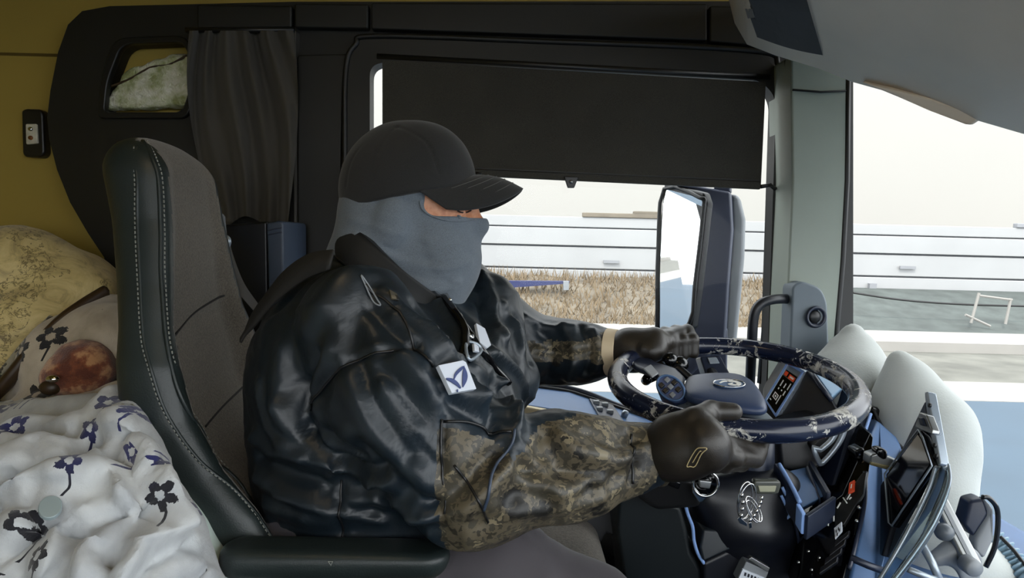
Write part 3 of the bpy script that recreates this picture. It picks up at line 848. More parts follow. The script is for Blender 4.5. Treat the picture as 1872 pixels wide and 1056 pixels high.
# ---- dark box with blue edge behind the seat, belt
bx = tag(empty('storage_locker', tuple(at(450, 600, 1.5))), 'black locker with a blue grey end strip behind the driver seat', 'locker')
MB().prism([at(x, y, 1.50) for x, y in ((395, 412), (488, 404), (492, 640), (395, 660))], (0, .16, 0)).build('locker_body', M['navy_dark'], bx, bevel=.006)
es = MB().prism([at(x, y, 1.485) for x, y in ((487, 408), (512, 403), (517, 408), (518, 500), (518, 640), (494, 640))], (0, .17, 0)).build('end_strip', M['slate'], bx, bevel=.006)
for y in (420, 428): MB().prism([at(x, yy, 1.482) for x, yy in ((489, y), (514, y - 5), (514, y - 3), (489, y + 2))], (0, .004, 0)).build('strip_groove', M['navy'], es)
sb = tag(empty('seat_belt', tuple(at(420, 540, 1.45))), 'grey seat belt hanging from its guide beside the driver seat', 'seat belt')
MB().prism([at(x, y, 1.44) for x, y in ((384, 390), (396, 388), (402, 394), (406, 436), (390, 440))], (0, .03, 0)).build('belt_anchor', M['grey'], sb, bevel=.004)
mesh('belt_guide', *tube(catmull([at(x, y, 1.43) for x, y in ((390, 438), (412, 434), (418, 440), (416, 450))], 5), .006, 8), M['silver'], sb, True)
bp = catmull([at(x, y, Y) for x, y, Y in ((404, 442, 1.432), (414, 470, 1.42), (434, 516, 1.39), (460, 552, 1.35), (500, 600, 1.3))], 6)
mesh('belt_webbing', *ribbon(bp, [.034 - .022 * i / (len(bp) - 1) for i in range(len(bp))], wvec=(1, .3, .1), thick=.002), plain('grey_belt_web', (96, 98, 102), .6, bump=.3, bscale=800), sb)
mesh('belt_tail', *ribbon(catmull([at(x, y, 1.42) for x, y in ((404, 484), (414, 510), (420, 550), (426, 590))], 6), .018, wvec=(1, -.3, 0), thick=.002), M['grey'], sb)
# ------------------------------------------------------------------ outdoors
GZ = -1.0
def gpoly(name, x0, x1, y0, y1, z, mat, th=.06):
    return MB().box(((x0 + x1) / 2, (y0 + y1) / 2, z - th / 2), (x1 - x0, y1 - y0, th)).build(name, mat)
struct(gpoly('road', -40, 60, -30, 60, GZ - .06, M['shoulder'], .2), 'pale gravelly ground outside')
struct(gpoly('road_lane', -40, 60, -12, 9.6, GZ, M['asphalt']), 'blue grey road beside the truck')
struct(gpoly('road_line', -40, 60, 9.6, 11.0, GZ + .01, M['linepaint'], .03), 'broad white edge line of the road')
struct(gpoly('kerb', -40, 60, 14.6, 16.6, GZ + .16, M['kerb'], .3), 'pale concrete kerb strip')
# grass bank
def bank(u, v):
    x = lerp(-20, 8.8, u); y = lerp(16.4, 20.6, v)
    return (x, y, GZ + .1 + 1.0 * sstep(0, 1, v) + .06 * math.sin(x * 2.1) * v)
bkv, bkf = gridmesh(bank, 60, 10)
struct(mesh('grass_bank', bkv, bkf, M['dirt'], None, True), 'dry earth bank below the white barrier')
def bank2(u, v):
    x = lerp(8.8, 60, u); y = lerp(16.4, 20.6, v)
    return (x, y, GZ + .1 + .9 * sstep(0, 1, v))
bkv, bkf = gridmesh(bank2, 60, 10)
struct(mesh('scrub_bank', bkv, bkf, M['scrub'], None, True), 'grey green bank beyond the road ahead')
# tufts of dry grass (uncountable)
rg = random.Random(3); gm = MB()
for k in range(5200):
    x = rg.uniform(-5, 8.7); t = rg.random(); y = 16.5 + 4 * t; z = GZ + .1 + sstep(0, 1, t)
    h = rg.uniform(.10, .40); a = rg.uniform(0, 6.28); w = .025
    dx, dy = math.cos(a) * w, math.sin(a) * w; lx, ly = rg.uniform(-.18, .18), rg.uniform(-.1, .1)
    gm.add([(x - dx, y - dy, z), (x + dx, y + dy, z), (x + lx, y + ly, z + h)], [(0, 1, 2)])
tag(gm.build('dry_grass', M['grass']), 'dry yellow grass on the bank below the barrier', 'grass', kind='stuff')
# the white barrier: broad boards with recessed joints, and posts
ba = tag(empty('roadside_barrier', (5, 20.7, -.1)), 'long white barrier of broad horizontal boards beyond the road', 'barrier')
zs = [(-.18, .34), (.39, 1.05), (1.10, 1.64), (1.68, 2.0)]
for i, (a, b) in enumerate(zs):
    MB().box((14, 20.7 + .05 * (i % 2), (a + b) / 2), (70, .12, b - a)).build('board', M['barrier'], ba, bevel=.02)
MB().box((14, 20.9, .85), (70, .06, 2.2)).build('backing_sheet', M['barrier_gap'], ba)
for k in range(12):
    MB().box((-20 + 6 * k + 1.3, 20.58, -.3), (.22, .14, .9)).build('post', M['barrier_gap'], ba)
for k, x in enumerate((3.1, 12.4, 18.2, 21.6, 25.0)):
    MB().box((x, 20.62, .62 + .05 * (k % 2)), (.5, .04, .09)).build('slot', M['barrier_gap'], ba)
# added backdrop that sets the hazy sky's tone, and the truck's own outer skin
struct(MB().box((10, 46, 14), (140, .5, 34)).build('haze_backdrop', plain('pale_haze_backdrop', (150, 148, 144), .9, var=.02, vscale=.1)), 'tall pale backdrop added to tone the hazy sky beyond the barrier')
struct(MB().box((-1.6, 1.86, 1.0), (2.15, .03, 2.6)).box((.2, 1.84, .1), (1.5, .03, .8)).box((.2, 1.84, 2.0), (1.5, .03, .36)).build('wall_outer', plain('white_cab_paint', (205, 206, 208), .3, var=.03)), 'white painted outside of the cab behind the driver door')
struct(MB().box((-8.0, .4, 1.2), (9.6, 2.5, 2.8)).box((-8.0, .4, -.4), (9.6, 2.3, .3)).build('wall_trailer', M['barrier']), 'white trailer body behind the cab')
# clutter and clutter on the barrier
for k, (x, w, c) in enumerate(((3.6, 2.9, 'dirt'), (5.65, .9, 'kerb'), (16.2, .9, 'barrier_gap'), (18.7, 2.2, 'dirt'))):
    tag(MB().box((x, 20.74, 2.07), (w, .2, .14)).box((x + w * .2, 20.74, 2.17), (w * .3, .2, .10)).build('timber_bundle', M[c], bevel=.02),
        ['brown timber lying on top of the barrier near the door mirror', 'pale offcut on the barrier top beside the brown timber', 'small grey block on the barrier top next to the pillar', 'thin brown timber on the barrier top seen through the windscreen'][k], 'timber')
# purplish shadow line under the barrier, built as a solid dark blue strip
tb = tag(empty('shadow_line', (0, 19, -.2)), 'dark blue strip standing in for the shadow line along the foot of the barrier', 'shadow_strip')
MB().prism([at(x, y, 18.6) for x, y in ((880, 513), (1042, 514), (1040, 518), (930, 526), (880, 534))], (0, .3, 0)).build('shadow_strip', M['shadow_line_blue'], tb)
MB().prism([at(x, y, 18.5) for x, y in ((1030, 514), (1040, 514), (1040, 530), (1030, 530))], (0, .2, 0)).build('foot', M['grey'], tb)
# scrap frame on the scrub bank ahead
sf = tag(empty('metal_frame', tuple(at(1800, 590, 17.2))), 'pale bent metal frame standing on the grey green bank ahead', 'frame')
for a, b in (((1775, 590), (1790, 535)), ((1765, 575), (1810, 596)), ((1838, 592), (1848, 545)), ((1790, 540), (1850, 548))):
    mesh('frame_bar', *tube([at(*a, 17.2), at(*b, 17.2)], .035, 6), M['kerb'], sf)
cab = tag(mesh('cable', *tube(catmull([at(x, y, 17.5) for x, y in ((1560, 535), (1650, 548), (1760, 556), (1900, 560))], 6), .03, 6), M['rubber']), 'dark cable sagging along the bank ahead', 'cable')
# ---- the driver's door mirror, outside the window
dm = tag(empty('door_mirror', tuple(at(1290, 620, 1.95))), 'tall navy door mirror outside the driver window', 'mirror')
# housing: thin shell seen from its rear quarter; glass faces back toward the driver
gl_pts = [at(x, y, Y) for x, y, Y in ((1216, 345, 2.0), (1282, 362, 1.88), (1288, 380, 1.875), (1272, 520, 1.89), (1262, 590, 1.90), (1208, 640, 2.01), (1203, 560, 2.02), (1205, 450, 2.02))]
cen = sum(gl_pts) / len(gl_pts)
fr_pts = [cen + (p - cen) * 1.08 for p in gl_pts]
nv = np.cross(fr_pts[1] - fr_pts[0], fr_pts[4] - fr_pts[0]); nv = unit(nv); nv = nv if nv[0] > 0 else -nv
MB().prism(fr_pts, nv * .03).build('mirror_frame', M['rubber'], dm, bevel=.006)
mesh('mirror_edge', *tube(catmull([p - nv * .004 for p in gl_pts], 3, True), .006, 7, True), M['rubber'], dm, True)
MB().prism([p - nv * .002 for p in gl_pts], nv * .008).build('mirror_glass', M['mirror'], dm)
hp = [at(x, y, 1.93) for x, y in ((1232, 336), (1270, 338), (1336, 350), (1340, 420), (1332, 520), (1326, 622), (1250, 700), (1268, 560), (1284, 470), (1292, 372), (1270, 350))]
MB().prism(hp, (.04, .10, 0)).build('mirror_housing', M['mirror_shell'], dm, bevel=.012)
MB().prism([at(x, y, 1.97) for x, y in ((1336, 352), (1352, 358), (1362, 400), (1360, 470), (1352, 560), (1344, 640), (1322, 640), (1330, 520), (1338, 420))], (.03, .08, 0)).build('mirror_back', M['grey'], dm, bevel=.012)
MB().prism([at(x, y, 1.94) for x, y in ((1305, 325), (1336, 325), (1336, 352), (1305, 348))], (.02, .05, 0)).build('mirror_arm', M['mirror_shell'], dm, bevel=.006)
MB().prism([at(x, y, 1.94) for x, y in ((1262, 600), (1330, 600), (1328, 760), (1262, 760))], (.02, .06, 0)).build('mirror_arm', M['mirror_shell'], dm, bevel=.006)
mesh('mirror_arm', *tube(catmull([at(1310, 690, 1.98), at(1340, 730, 1.9), V(.72, 1.80, .72), V(.80, 1.70, .70)], 6), .018, 10), M['mirror_shell'], dm, True)
# ------------------------------------------------------------------ driver seat
st = tag(empty('driver_seat', (-.45, 1.17, .04)), 'dark leatherette truck seat with charcoal woven front under the driver', 'seat')
YS = 1.17
zk = [.56, .66, .72, .781, .841, .922, 1.053, 1.203, 1.303, 1.40]
fb = [-.33, -.335, -.35, -.388, -.44, -.487, -.527, -.545, -.560, -.585]   # front of the side bolsters
bb = [-.57, -.57, -.58, -.59, -.60, -.61, -.622, -.652, -.676, -.69]       # rear face
def seat_back(P):
    y = P[:, 1] - YS; x = P[:, 0] + .10 * y; z = P[:, 2]
    w = np.interp(z, [.6, .8, 1.0, 1.12, 1.22, 1.30, 1.36], [.235, .235, .222, .178, .150, .140, .128])
    a = np.abs(y) / w
    wing = np.interp(z, [.7, .85, 1.0, 1.15, 1.3], [.060, .055, .04, .025, .012])
    f = np.interp(z, zk, fb) - wing * (1 - sstep(.52, .95, a))
    b = np.interp(z, zk, bb)
    d = smax(x - f, b - x, .055)
    d = smax(d, np.abs(y) - w, .055)
    d = smax(d, z - (1.365 - .6 * y * y), .07)
    d = smax(d, .58 - z, .02)
    return d * .85
P_, F_ = isosurface(seat_back, (-.80, .86, .52), (-.20, 1.50, 1.42), .0075, 2)
fc = P_[F_].mean(1); yl = fc[:, 1] - YS; xl = fc[:, 0] + .10 * yl
ww = np.interp(fc[:, 2], [.6, .8, 1.0, 1.12, 1.22, 1.30, 1.36], [.235, .235, .222, .178, .150, .140, .128])
mid = .5 * (np.interp(fc[:, 2], zk, fb) + np.interp(fc[:, 2], zk, bb))
N_ = normals_of(P_, F_)[F_].mean(1)
front = (np.abs(yl) < ww - .034) & (N_[:, 0] > .05)
a, b = submesh(P_, F_, ~front); npmesh('backrest_shell', a, b, M['leather'], st)
a, b = submesh(P_, F_, front); npmesh('backrest_front', a, b, M['fabric'], st)
def seam(pts, name='stitching', dash=True, r=.0012, mat='stitch', off=.0005):
    S = [hit(seat_back, *p) for p in pts]; S = [s for s in S if s is not None]
    C = catmull(S, 14); m = MB()
    C = [c - seat_back(c[None])[0] * grad(seat_back, c[None])[0] + unit(grad(seat_back, c[None])[0]) * off for c in C]
    if dash:
        # resample to even stitches
        L = np.concatenate([[0], np.cumsum([np.linalg.norm(C[i + 1] - C[i]) for i in range(len(C) - 1)])]); A = np.array(C)
        n = int(L[-1] / .0075)
        for i in range(n):
            s0, s1 = L[-1] * i / n, L[-1] * (i + .6) / n
            p = [np.array([np.interp(s, L, A[:, k]) for k in range(3)]) for s in (s0, s1)]
            m.tube(p, r, 5)
    else: m.tube(C, r, 6)
    o = m.build(name, M[mat], st, True); return o
s2 = [(262, 257), (280, 290), (291, 330), (295, 420), (296, 510), (313, 661), (349, 757), (409, 854), (470, 926), (520, 975)]
s1 = [(245, 268), (246, 330), (247, 420), (256, 600), (271, 673), (301, 757), (361, 842), (434, 902), (500, 990)]
s0 = [(190, 330), (193, 420), (203, 520), (212, 600)]
seam([(x + 6, y) for x, y in s2]); seam(s1); seam(s0)
seam([(x + 4, y) for x, y in s1], 'seam_welt', False, .003, 'leather', -.001)
seam([(x - 1, y) for x, y in s2], 'seam_welt', False, .0035, 'leather', -.0005)
seam([(318, 650), (330, 600), (360, 568), (410, 540)], 'panel_crease', False, .0022, 'panel_gap', -.0005)
seam([(375, 780), (410, 740), (455, 700)], 'panel_crease', False, .0022, 'panel_gap', -.0005)
# cushion and armrest
def cushion(P):
    d = d_box(P, (-.12, YS, .60), (.30, .25, .075), .05)
    d = smin(d, d_chain(P, [(-.40, YS - .235, .655), (.10, YS - .235, .655)], [.05, .045]), .03)
    return smin(d, d_chain(P, [(-.40, YS + .235, .655), (.10, YS + .235, .655)], [.05, .045]), .03)
P_, F_ = isosurface(cushion, (-.55, .82, .46), (.30, 1.52, .78), .012, 2)
npmesh('seat_cushion', P_, F_, M['fabric'], st)
MB().box((-.15, YS, .33), (.42, .38, .44)).build('seat_base', M['black'], st, bevel=.03)
def armrest(P):
    a = at(428, 1028, .86); b = at(772, 1022, .86)
    d = d_chain(P, [a + V(0, .04, -.012), b + V(0, .04, -.012)], [.036, .034])
    d = smax(d, np.abs(P[:, 2] - (a[2] - .012)) - .022, .012)
    return d
a_ = at(428, 1028, .86); b_ = at(772, 1022, .86)
P_, F_ = isosurface(armrest, a_ - V(.08, .06, .08), b_ + V(.08, .12, .06), .005, 2)
npmesh('armrest', P_, F_, M['leather'], st)
rp = at(604, 1029, .868)
mesh('armrest_mark', *tube([at(600, 1026, .862), at(608, 1026, .862), at(605, 1033, .858), at(600, 1026, .862)], .0008, 5), M['stitch'], st)
# ------------------------------------------------------------------ bunk and bedding
bk = struct(empty('bunk', (-1.2, .8, .04)), 'sleeper bunk behind the seats')
MB().box((-1.26, .45, .45), (1.24, 2.5, .14)).build('bunk_base', M['black'], bk, bevel=.02)
def mattress(P):
    return d_box(P, (-1.22, .45, .625), (.64, 1.25, .11), .06)
P_, F_ = isosurface(mattress, (-1.95, -.85, .48), (-.5, 1.77, .78), .02, 1)
npmesh('mattress', P_, F_, M['mattress'], bk)
# pale rounded sheet edge bulging beside the seat
def sheet(P):
    return d_chain(P, [at(235, 900, .93), at(300, 985, .92), at(372, 1080, .90), at(420, 1200, .90)], [.06, .05, .04, .04], .05)
c_ = at(330, 1000, .92)
P_, F_ = isosurface(sheet, c_ - V(.22, .12, .28), c_ + V(.2, .12, .2), .007, 1)
npmesh('sheet_edge', P_, F_, M['mattress'], bk)
def bp3(l): return [at(*q) for q in l]
def ridged(P, s, seed): return 1 - np.abs(2 * fbm(P * s, 2, seed) - 1)
# white floral blanket: heaped folds
folds = [
    ([(-60, 815, 1.18), (60, 800, 1.14), (170, 806, 1.08), (245, 815, 1.0)], [.075, .068, .065, .05]),
    ([(214, 728, 1.0), (216, 775, .97), (232, 845, .93), (258, 925, .89)], [.016, .032, .044, .05]),
    ([(255, 920, .88), (278, 1000, .86), (325, 1090, .86)], [.045, .052, .055]),
    ([(255, 885, .86), (240, 955, .82), (225, 1060, .80)], [.038, .05, .058]),
    ([(-60, 900, 1.02), (60, 850, .98), (160, 840, .95), (235, 840, .93)], [.08, .075, .06, .05]),
    ([(-40, 960, .92), (60, 900, .88), (150, 905, .86), (240, 925, .85)], [.07, .07, .06, .05]),
    ([(40, 1080, .78), (85, 985, .80), (130, 950, .82)], [.07, .06, .04]),
    ([(120, 1080, .78), (165, 1010, .80), (235, 975, .82)], [.06, .05, .04]),
    ([(-60, 1060, .82), (10, 985, .84), (60, 960, .86)], [.07, .06, .05]),
    ([(190, 1090, .76), (240, 1040, .80), (292, 1018, .84)], [.06, .05, .042]),
    ([(-40, 772, 1.24), (80, 768, 1.22), (190, 766, 1.14)], [.045, .035, .03]),
]
FB = [(bp3(a), b) for a, b in folds]
def blanket(P):
    W = P + .035 * np.stack([fbm(P * 8, 2, 1) - .5, fbm(P * 8, 2, 2) - .5, fbm(P * 8, 2, 3) - .5], 1)
    d = None
    for a, b in FB:
        e = d_chain(W, a, b, .02); d = e if d is None else smin(d, e, .009)
    d = smin(d, d_box(W, (-.95, .95, .70), (.42, .42, .09), .08), .03)
    d = d - .016 * (ridged(P + .03 * fbm(P * 6, 1, 8)[:, None], 9.0, 21) - .6)
    return d * .75
P_, F_ = isosurface(blanket, (-1.45, .50, .56), (-.24, 1.42, 1.14), .0085, 1)
BF = [([(0, 872), (70, 845), (130, 822), (165, 800)], .013, -.020), ([(232, 832), (240, 872), (262, 900), (292, 915)], .012, -.020), ([(120, 965), (190, 938), (236, 925)], .012, -.018),
      ([(205, 1010), (240, 965), (292, 928)], .013, -.028), ([(60, 965), (112, 940), (142, 985)], .012, -.016), ([(0, 1010), (50, 968), (66, 930)], .014, -.022), ([(195, 880), (200, 930)], .010, -.012),
      ([(225, 760), (236, 800), (262, 850)], .020, .012), ([(20, 900), (90, 868), (170, 862), (225, 880)], .022, .014), ([(90, 1040), (100, 980), (140, 950)], .018, .014), ([(235, 1040), (262, 990), (310, 960)], .020, .016),
      ([(285, 870), (312, 905), (330, 960)], .014, .012), ([(262, 865), (285, 900), (300, 950)], .010, -.014), ([(160, 1050), (175, 1000), (225, 985)], .014, .014), ([(190, 1056), (205, 1015)], .010, -.014),
      ([(10, 770), (90, 778), (170, 800), (215, 830)], .012, -.014), ([(150, 790), (200, 780), (215, 800)], .016, .012), ([(60, 800), (66, 830)], .008, -.006), ([(130, 770), (140, 810)], .008, -.008),
      ([(250, 1056), (300, 1010), (345, 1000)], .012, -.016), ([(330, 1000), (370, 1056)], .016, .012), ([(30, 1056), (40, 1010), (80, 985)], .010, -.012), ([(-10, 930), (40, 910), (70, 885)], .012, -.012)]
BS = strokes(BF, blanket)
hb = np.zeros(len(P_))
for pts, w, a_ in BS: hb += 1.7 * a_ * np.exp(-(dist_poly(P_, pts) / w) ** 2)
Wb = P_ + .06 * (fbm(P_ * 7, 2, 160)[:, None] - .5); rb_ = 1 - np.abs(2 * fbm(Wb * 16, 2, 161) - 1)
P_ = P_ + normals_of(P_, F_) * (hb + .005 * (rb_ ** 2 - .5))[:, None]
bl_o = npmesh('blanket', P_, F_, M['blanket']); tag(bl_o, 'crumpled white plush blanket with navy flowers heaped beside the seat', 'blanket')
def pickhit(sdf, px, py): return hit(sdf, px, py)
h_ = hit(blanket, 92, 927)
if h_ is not None:
    g_ = unit(grad(blanket, h_[None])[0]); u_ = unit(np.cross(g_, [0, 0, 1.])); w_ = np.cross(g_, u_)
    P0 = [h_ + u_ * math.cos(a) * .011 * 1.1 + w_ * math.sin(a) * .017 for a in np.linspace(0, 2 * math.pi, 20, endpoint=False)]
    MB().prism([p - g_ * .004 for p in P0], g_ * .006).build('label_disc', plain('silver_label', (150, 165, 168), .35, .3, var=.1), bl_o, bevel=.001)
# cream fleece bundle behind the seat
def fleece(P):
    W = P + .03 * np.stack([fbm(P * 7, 2, 11) - .5, fbm(P * 7, 2, 12) - .5, fbm(P * 7, 2, 13) - .5], 1)
    d = d_chain(W, bp3([(60, 710, 1.34), (140, 660, 1.34), (215, 640, 1.32)]), [.05, .085, .09], .05)
    d = smin(d, d_chain(W, bp3([(60, 752, 1.26), (150, 758, 1.2), (225, 735, 1.18)]), [.04, .035, .035], .03), .02)
    d = smin(d, d_chain(W, bp3([(150, 610, 1.42), (195, 590, 1.4), (230, 640, 1.3)]), [.03, .05, .05], .03), .03)
    d = d - .012 * (ridged(P, 8.0, 31) - .6)
    return d * .8
c_ = at(130, 650, 1.33)
P_, F_ = isosurface(fleece, c_ - V(.35, .28, .25), c_ + V(.30, .32, .28), .009, 1)
tag(npmesh('fleece_throw', P_, F_, M['fleece']), 'cream fleece throw with black flowers bunched behind the seat', 'throw')
# plush toy peeking out
pt = tag(empty('plush_toy', tuple(at(150, 720, 1.18))), 'brown furry plush toy tucked into the fleece throw', 'toy')
def toy(P):
    d = d_ell(P, at(152, 675, 1.22), (.058, .05, .056))
    d = smin(d, d_ell(P, at(112, 690, 1.19), (.035, .03, .03)), .02)
    return d - .004 * (fbm(P * 60, 2, 4) - .5)
c_ = at(140, 675, 1.2)
P_, F_ = isosurface(toy, c_ - .12, c_ + .12, .006, 1); npmesh('toy_head', P_, F_, M['fur'], pt)
def muz(P): return d_ell(P, at(92, 708, 1.165), (.018, .014, .014))
P_, F_ = isosurface(muz, at(92, 708, 1.165) - .03, at(92, 708, 1.165) + .03, .004, 1); npmesh('muzzle', P_, F_, M['brown_edge'], pt)
def nose(P): return d_ell(P, at(97, 692, 1.15), (.012, .01, .007))
P_, F_ = isosurface(nose, at(97, 692, 1.15) - .02, at(97, 692, 1.15) + .02, .003, 1); npmesh('nose', P_, F_, M['chrome'], pt)
# yellow floral satin pillow, with a dark brown piped edge and lace
pw = tag(empty('bed_pillow', tuple(at(60, 640, 1.45))), 'yellow floral satin pillow leaning on the mustard wall', 'pillow')
def pillow(P):
    W = P + .02 * np.stack([fbm(P * 6, 2, 41) - .5, fbm(P * 6, 2, 42) - .5, fbm(P * 6, 2, 43) - .5], 1)
    d = d_chain(W, bp3([(-160, 560, 1.52), (40, 535, 1.53), (130, 540, 1.55), (178, 520, 1.60)]), [.15, .135, .09, .05], .06)
    d = smin(d, d_chain(W, bp3([(-120, 690, 1.38), (-20, 640, 1.38), (60, 590, 1.42), (165, 535, 1.52)]), [.13, .09, .06, .045], .05), .03)
    d = d - .012 * (ridged(P * V(1, 1, 1.6), 6.0, 51) - .6)
    return d * .8
c_ = at(40, 570, 1.5)
P_, F_ = isosurface(pillow, c_ - V(.5, .3, .35), c_ + V(.34, .27, .25), .010, 1)
npmesh('pillow_cover', P_, F_, M['pillow'], pw)
ed = [(-30, 740), (20, 690), (60, 640), (110, 590), (150, 560), (190, 535)]
ed3 = [at(x, y, Y) for (x, y), Y in zip(ed, (1.25, 1.26, 1.28, 1.31, 1.35, 1.40))]
mesh('pillow_edge', *tube(catmull(ed3, 8), .022, 10, flat=.6), M['brown_edge'], pw, True)
le = [at(x, y, Y) for x, y, Y in ((-20, 705, 1.31), (20, 660, 1.33), (60, 612, 1.36), (95, 580, 1.39))]
mesh('lace_edge', *tube(catmull(le, 8), .014, 8, flat=.5), M['lace'], pw, True)
tp = catmull([at(x, y, Y) for x, y, Y in ((-40, 436, 1.60), (20, 440, 1.60), (90, 452, 1.60), (150, 472, 1.62), (195, 488, 1.66))], 6)
mesh('piping', *tube(tp, .008, 8), M['brown_edge'], pw, True)
# ------------------------------------------------------------------ the driver
YM = 1.18
def hp(px, py, Y=YM): return at(px, py, Y)
R_SH, R_EL, R_WR = at(655, 588, .985), at(858, 872, .925), at(1200, 830, 1.0)
L_SH, L_EL, L_WR = at(850, 545, 1.40), at(985, 642, 1.45), at(1118, 644, 1.385)
# torso described by slices (z, back x, front x, half depth)
TS = [(.60, -.40, -.05, .215), (.66, -.412, -.045, .23), (.753, -.432, -.02, .245), (.849, -.448, .0, .25), (.905, -.45, .022, .25), (.945, -.452, .020, .25), (1.0, -.448, .006, .245), (1.041, -.432, -.012, .235), (1.065, -.42, -.055, .222), (1.09, -.40, -.10, .19), (1.115, -.375, -.15, .15), (1.14, -.35, -.20, .115), (1.18, -.325, -.235, .09)]
TZ = np.array(TS)
def torso(P, grow=0.0):
    z = P[:, 2]; b = np.interp(z, TZ[:, 0], TZ[:, 1]) - grow; f = np.interp(z, TZ[:, 0], TZ[:, 2]) + grow; w = np.interp(z, TZ[:, 0], TZ[:, 3]) + grow
    cx = (b + f) / 2; a = (f - b) / 2
    u = np.abs((P[:, 0] - cx) / a); v = np.abs((P[:, 1] - YM) / w)
    r = (u ** 2.4 + v ** 2.4) ** (1 / 2.4)
    d = (r - 1) * np.minimum(a, w) * .9
    d = smax(d, .595 - z, .03)
    return smax(d, z - 1.165, .02)
def arm_r(P, g=0): return d_chain(P, [R_SH, lerp(R_SH, R_EL, .5) + V(-.01, -.012, 0), R_EL, lerp(R_EL, R_WR, .5), R_WR + (R_WR - R_EL) * .0], [.088 + g, .094 + g, .088 + g, .070 + g, .047 + g], .05)
def arm_l(P, g=0): return d_chain(P, [L_SH, L_EL, lerp(L_EL, L_WR, .55), L_WR], [.080 + g, .064 + g, .056 + g, .043 + g], .05)
def jacket_base(P):
    d = torso(P)
    d = smin(d, smax(arm_r(P), (P - R_WR) @ unit(R_WR - R_EL), .008), .035)
    d = smin(d, smax(arm_l(P), (P - L_WR) @ unit(L_WR - L_EL), .008), .04)
    # far shoulder and lapel mass
    d = smin(d, d_chain(P, [at(850, 600, 1.2), at(880, 565, 1.30), at(925, 690, 1.22)], [.05, .065, .06], .05), .04)
    return d
# clip sleeves at the cuffs and the neck opening
def jacket(P):
    return jacket_base(P) * .9
JF = [  # folds of the jacket: sight-line strokes, width, height (m)
    ([(470, 800), (540, 835), (620, 850)], .014, .011), ([(475, 835), (560, 875), (640, 880)], .012, -.009),
    ([(480, 870), (560, 905), (700, 915)], .016, .012), ([(490, 920), (600, 945), (780, 940)], .014, .010), ([(500, 955), (640, 975), (800, 965)], .012, -.008),
    ([(520, 740), (560, 800), (640, 850), (720, 880)], .014, .012), ([(560, 700), (590, 780), (660, 840)], .012, -.010),
    ([(600, 640), (575, 720), (600, 800)], .016, .010), ([(520, 640), (510, 720), (530, 800)], .02, .010), ([(545, 560), (535, 640), (550, 700)], .016, -.008),
    ([(625, 870), (622, 1000)], .006, -.006), ([(600, 870), (640, 880), (690, 870)], .010, .008),
    # sleeve
    ([(560, 745), (600, 690), (660, 650), (720, 640), (760, 630)], .007, -.007),
    ([(640, 700), (700, 800), (780, 880)], .020, .009), ([(700, 660), (760, 760), (800, 850)], .018, -.008), ([(740, 650), (800, 700), (880, 740), (935, 770)], .014, .012),
    ([(690, 640), (760, 690), (800, 730)], .014, .010), ([(830, 640), (790, 690), (830, 740), (900, 780)], .010, -.008),
    ([(660, 820), (740, 890), (800, 930)], .014, -.010), ([(690, 900), (760, 935), (812, 940)], .012, .008),
    ([(812, 770), (806, 850), (812, 950)], .006, -.006), ([(830, 900), (870, 860), (900, 830)], .014, -.011), ([(850, 930), (890, 890), (925, 850)], .013, .011),
    ([(880, 960), (930, 920), (980, 840)], .014, -.010), ([(940, 820), (980, 850), (1020, 900)], .013, .011), ([(1000, 800), (1020, 850), (1080, 890)], .013, -.010),
    ([(960, 880), (1050, 890), (1150, 850)], .012, .010), ([(1020, 800), (1070, 830), (1140, 830)], .013, .012), ([(1060, 910), (1120, 880), (1165, 840)], .012, -.009), ([(1080, 790), (1120, 820), (1165, 800)], .010, -.009),
    ([(900, 930), (1000, 925), (1100, 905)], .012, .008), ([(1155, 785), (1165, 830), (1155, 880)], .007, -.007), ([(950, 850), (1000, 870), (1060, 860), (1130, 870)], .010, -.008),
    # chest
    ([(700, 530), (760, 590), (830, 650), (900, 700)], .010, .009), ([(680, 560), (740, 620), (800, 660)], .012, -.009), ([(760, 560), (820, 620), (870, 690), (900, 760)], .012, -.010),
    ([(800, 560), (850, 640), (900, 700), (945, 790)], .012, .012), ([(850, 600), (900, 660), (930, 720)], .012, -.010), ([(890, 640), (940, 680), (955, 720)], .010, .012),
    ([(850, 700), (890, 760), (930, 800)], .012, .010), ([(830, 560), (860, 590), (890, 640)], .010, -.008), ([(720, 580), (760, 620), (790, 660)], .010, .008),
    ([(880, 500), (900, 560), (920, 620)], .010, .010), ([(860, 500), (880, 560), (900, 620)], .010, -.010),
    ([(600, 900), (680, 930), (790, 925)], .009, -.010), ([(520, 900), (600, 925), (700, 950)], .009, .009), ([(560, 780), (620, 830), (700, 860)], .008, -.010), ([(480, 700), (500, 780), (560, 830)], .010, .010), ([(585, 650), (555, 730), (570, 790)], .008, -.010),
    ([(700, 700), (770, 790), (800, 830)], .008, .008), ([(660, 670), (690, 750), (750, 830)], .009, -.009), ([(860, 690), (885, 740), (900, 790)], .007, -.010), ([(900, 700), (925, 750), (935, 790)], .007, .010), ([(780, 600), (840, 680), (870, 740)], .007, .009),
    # back and shoulder
    ([(640, 500), (600, 540), (560, 600)], .022, .008), ([(690, 520), (650, 580), (640, 640)], .018, -.007), ([(620, 480), (560, 510), (510, 560)], .014, -.006),
    # far sleeve
    ([(930, 570), (960, 610), (970, 660)], .012, -.010), ([(960, 580), (1000, 600), (1050, 600)], .011, .009), ([(985, 600), (1010, 640), (1000, 690)], .012, -.009), ([(1030, 600), (1050, 640), (1040, 690)], .012, .009),
    ([(980, 640), (1040, 650), (1095, 640)], .010, -.008), ([(1060, 600), (1080, 640), (1070, 680)], .009, -.008), ([(920, 560), (940, 590), (950, 640)], .012, .009), ([(1085, 605), (1095, 640), (1088, 675)], .008, .006),
]
JS = strokes(JF, jacket)
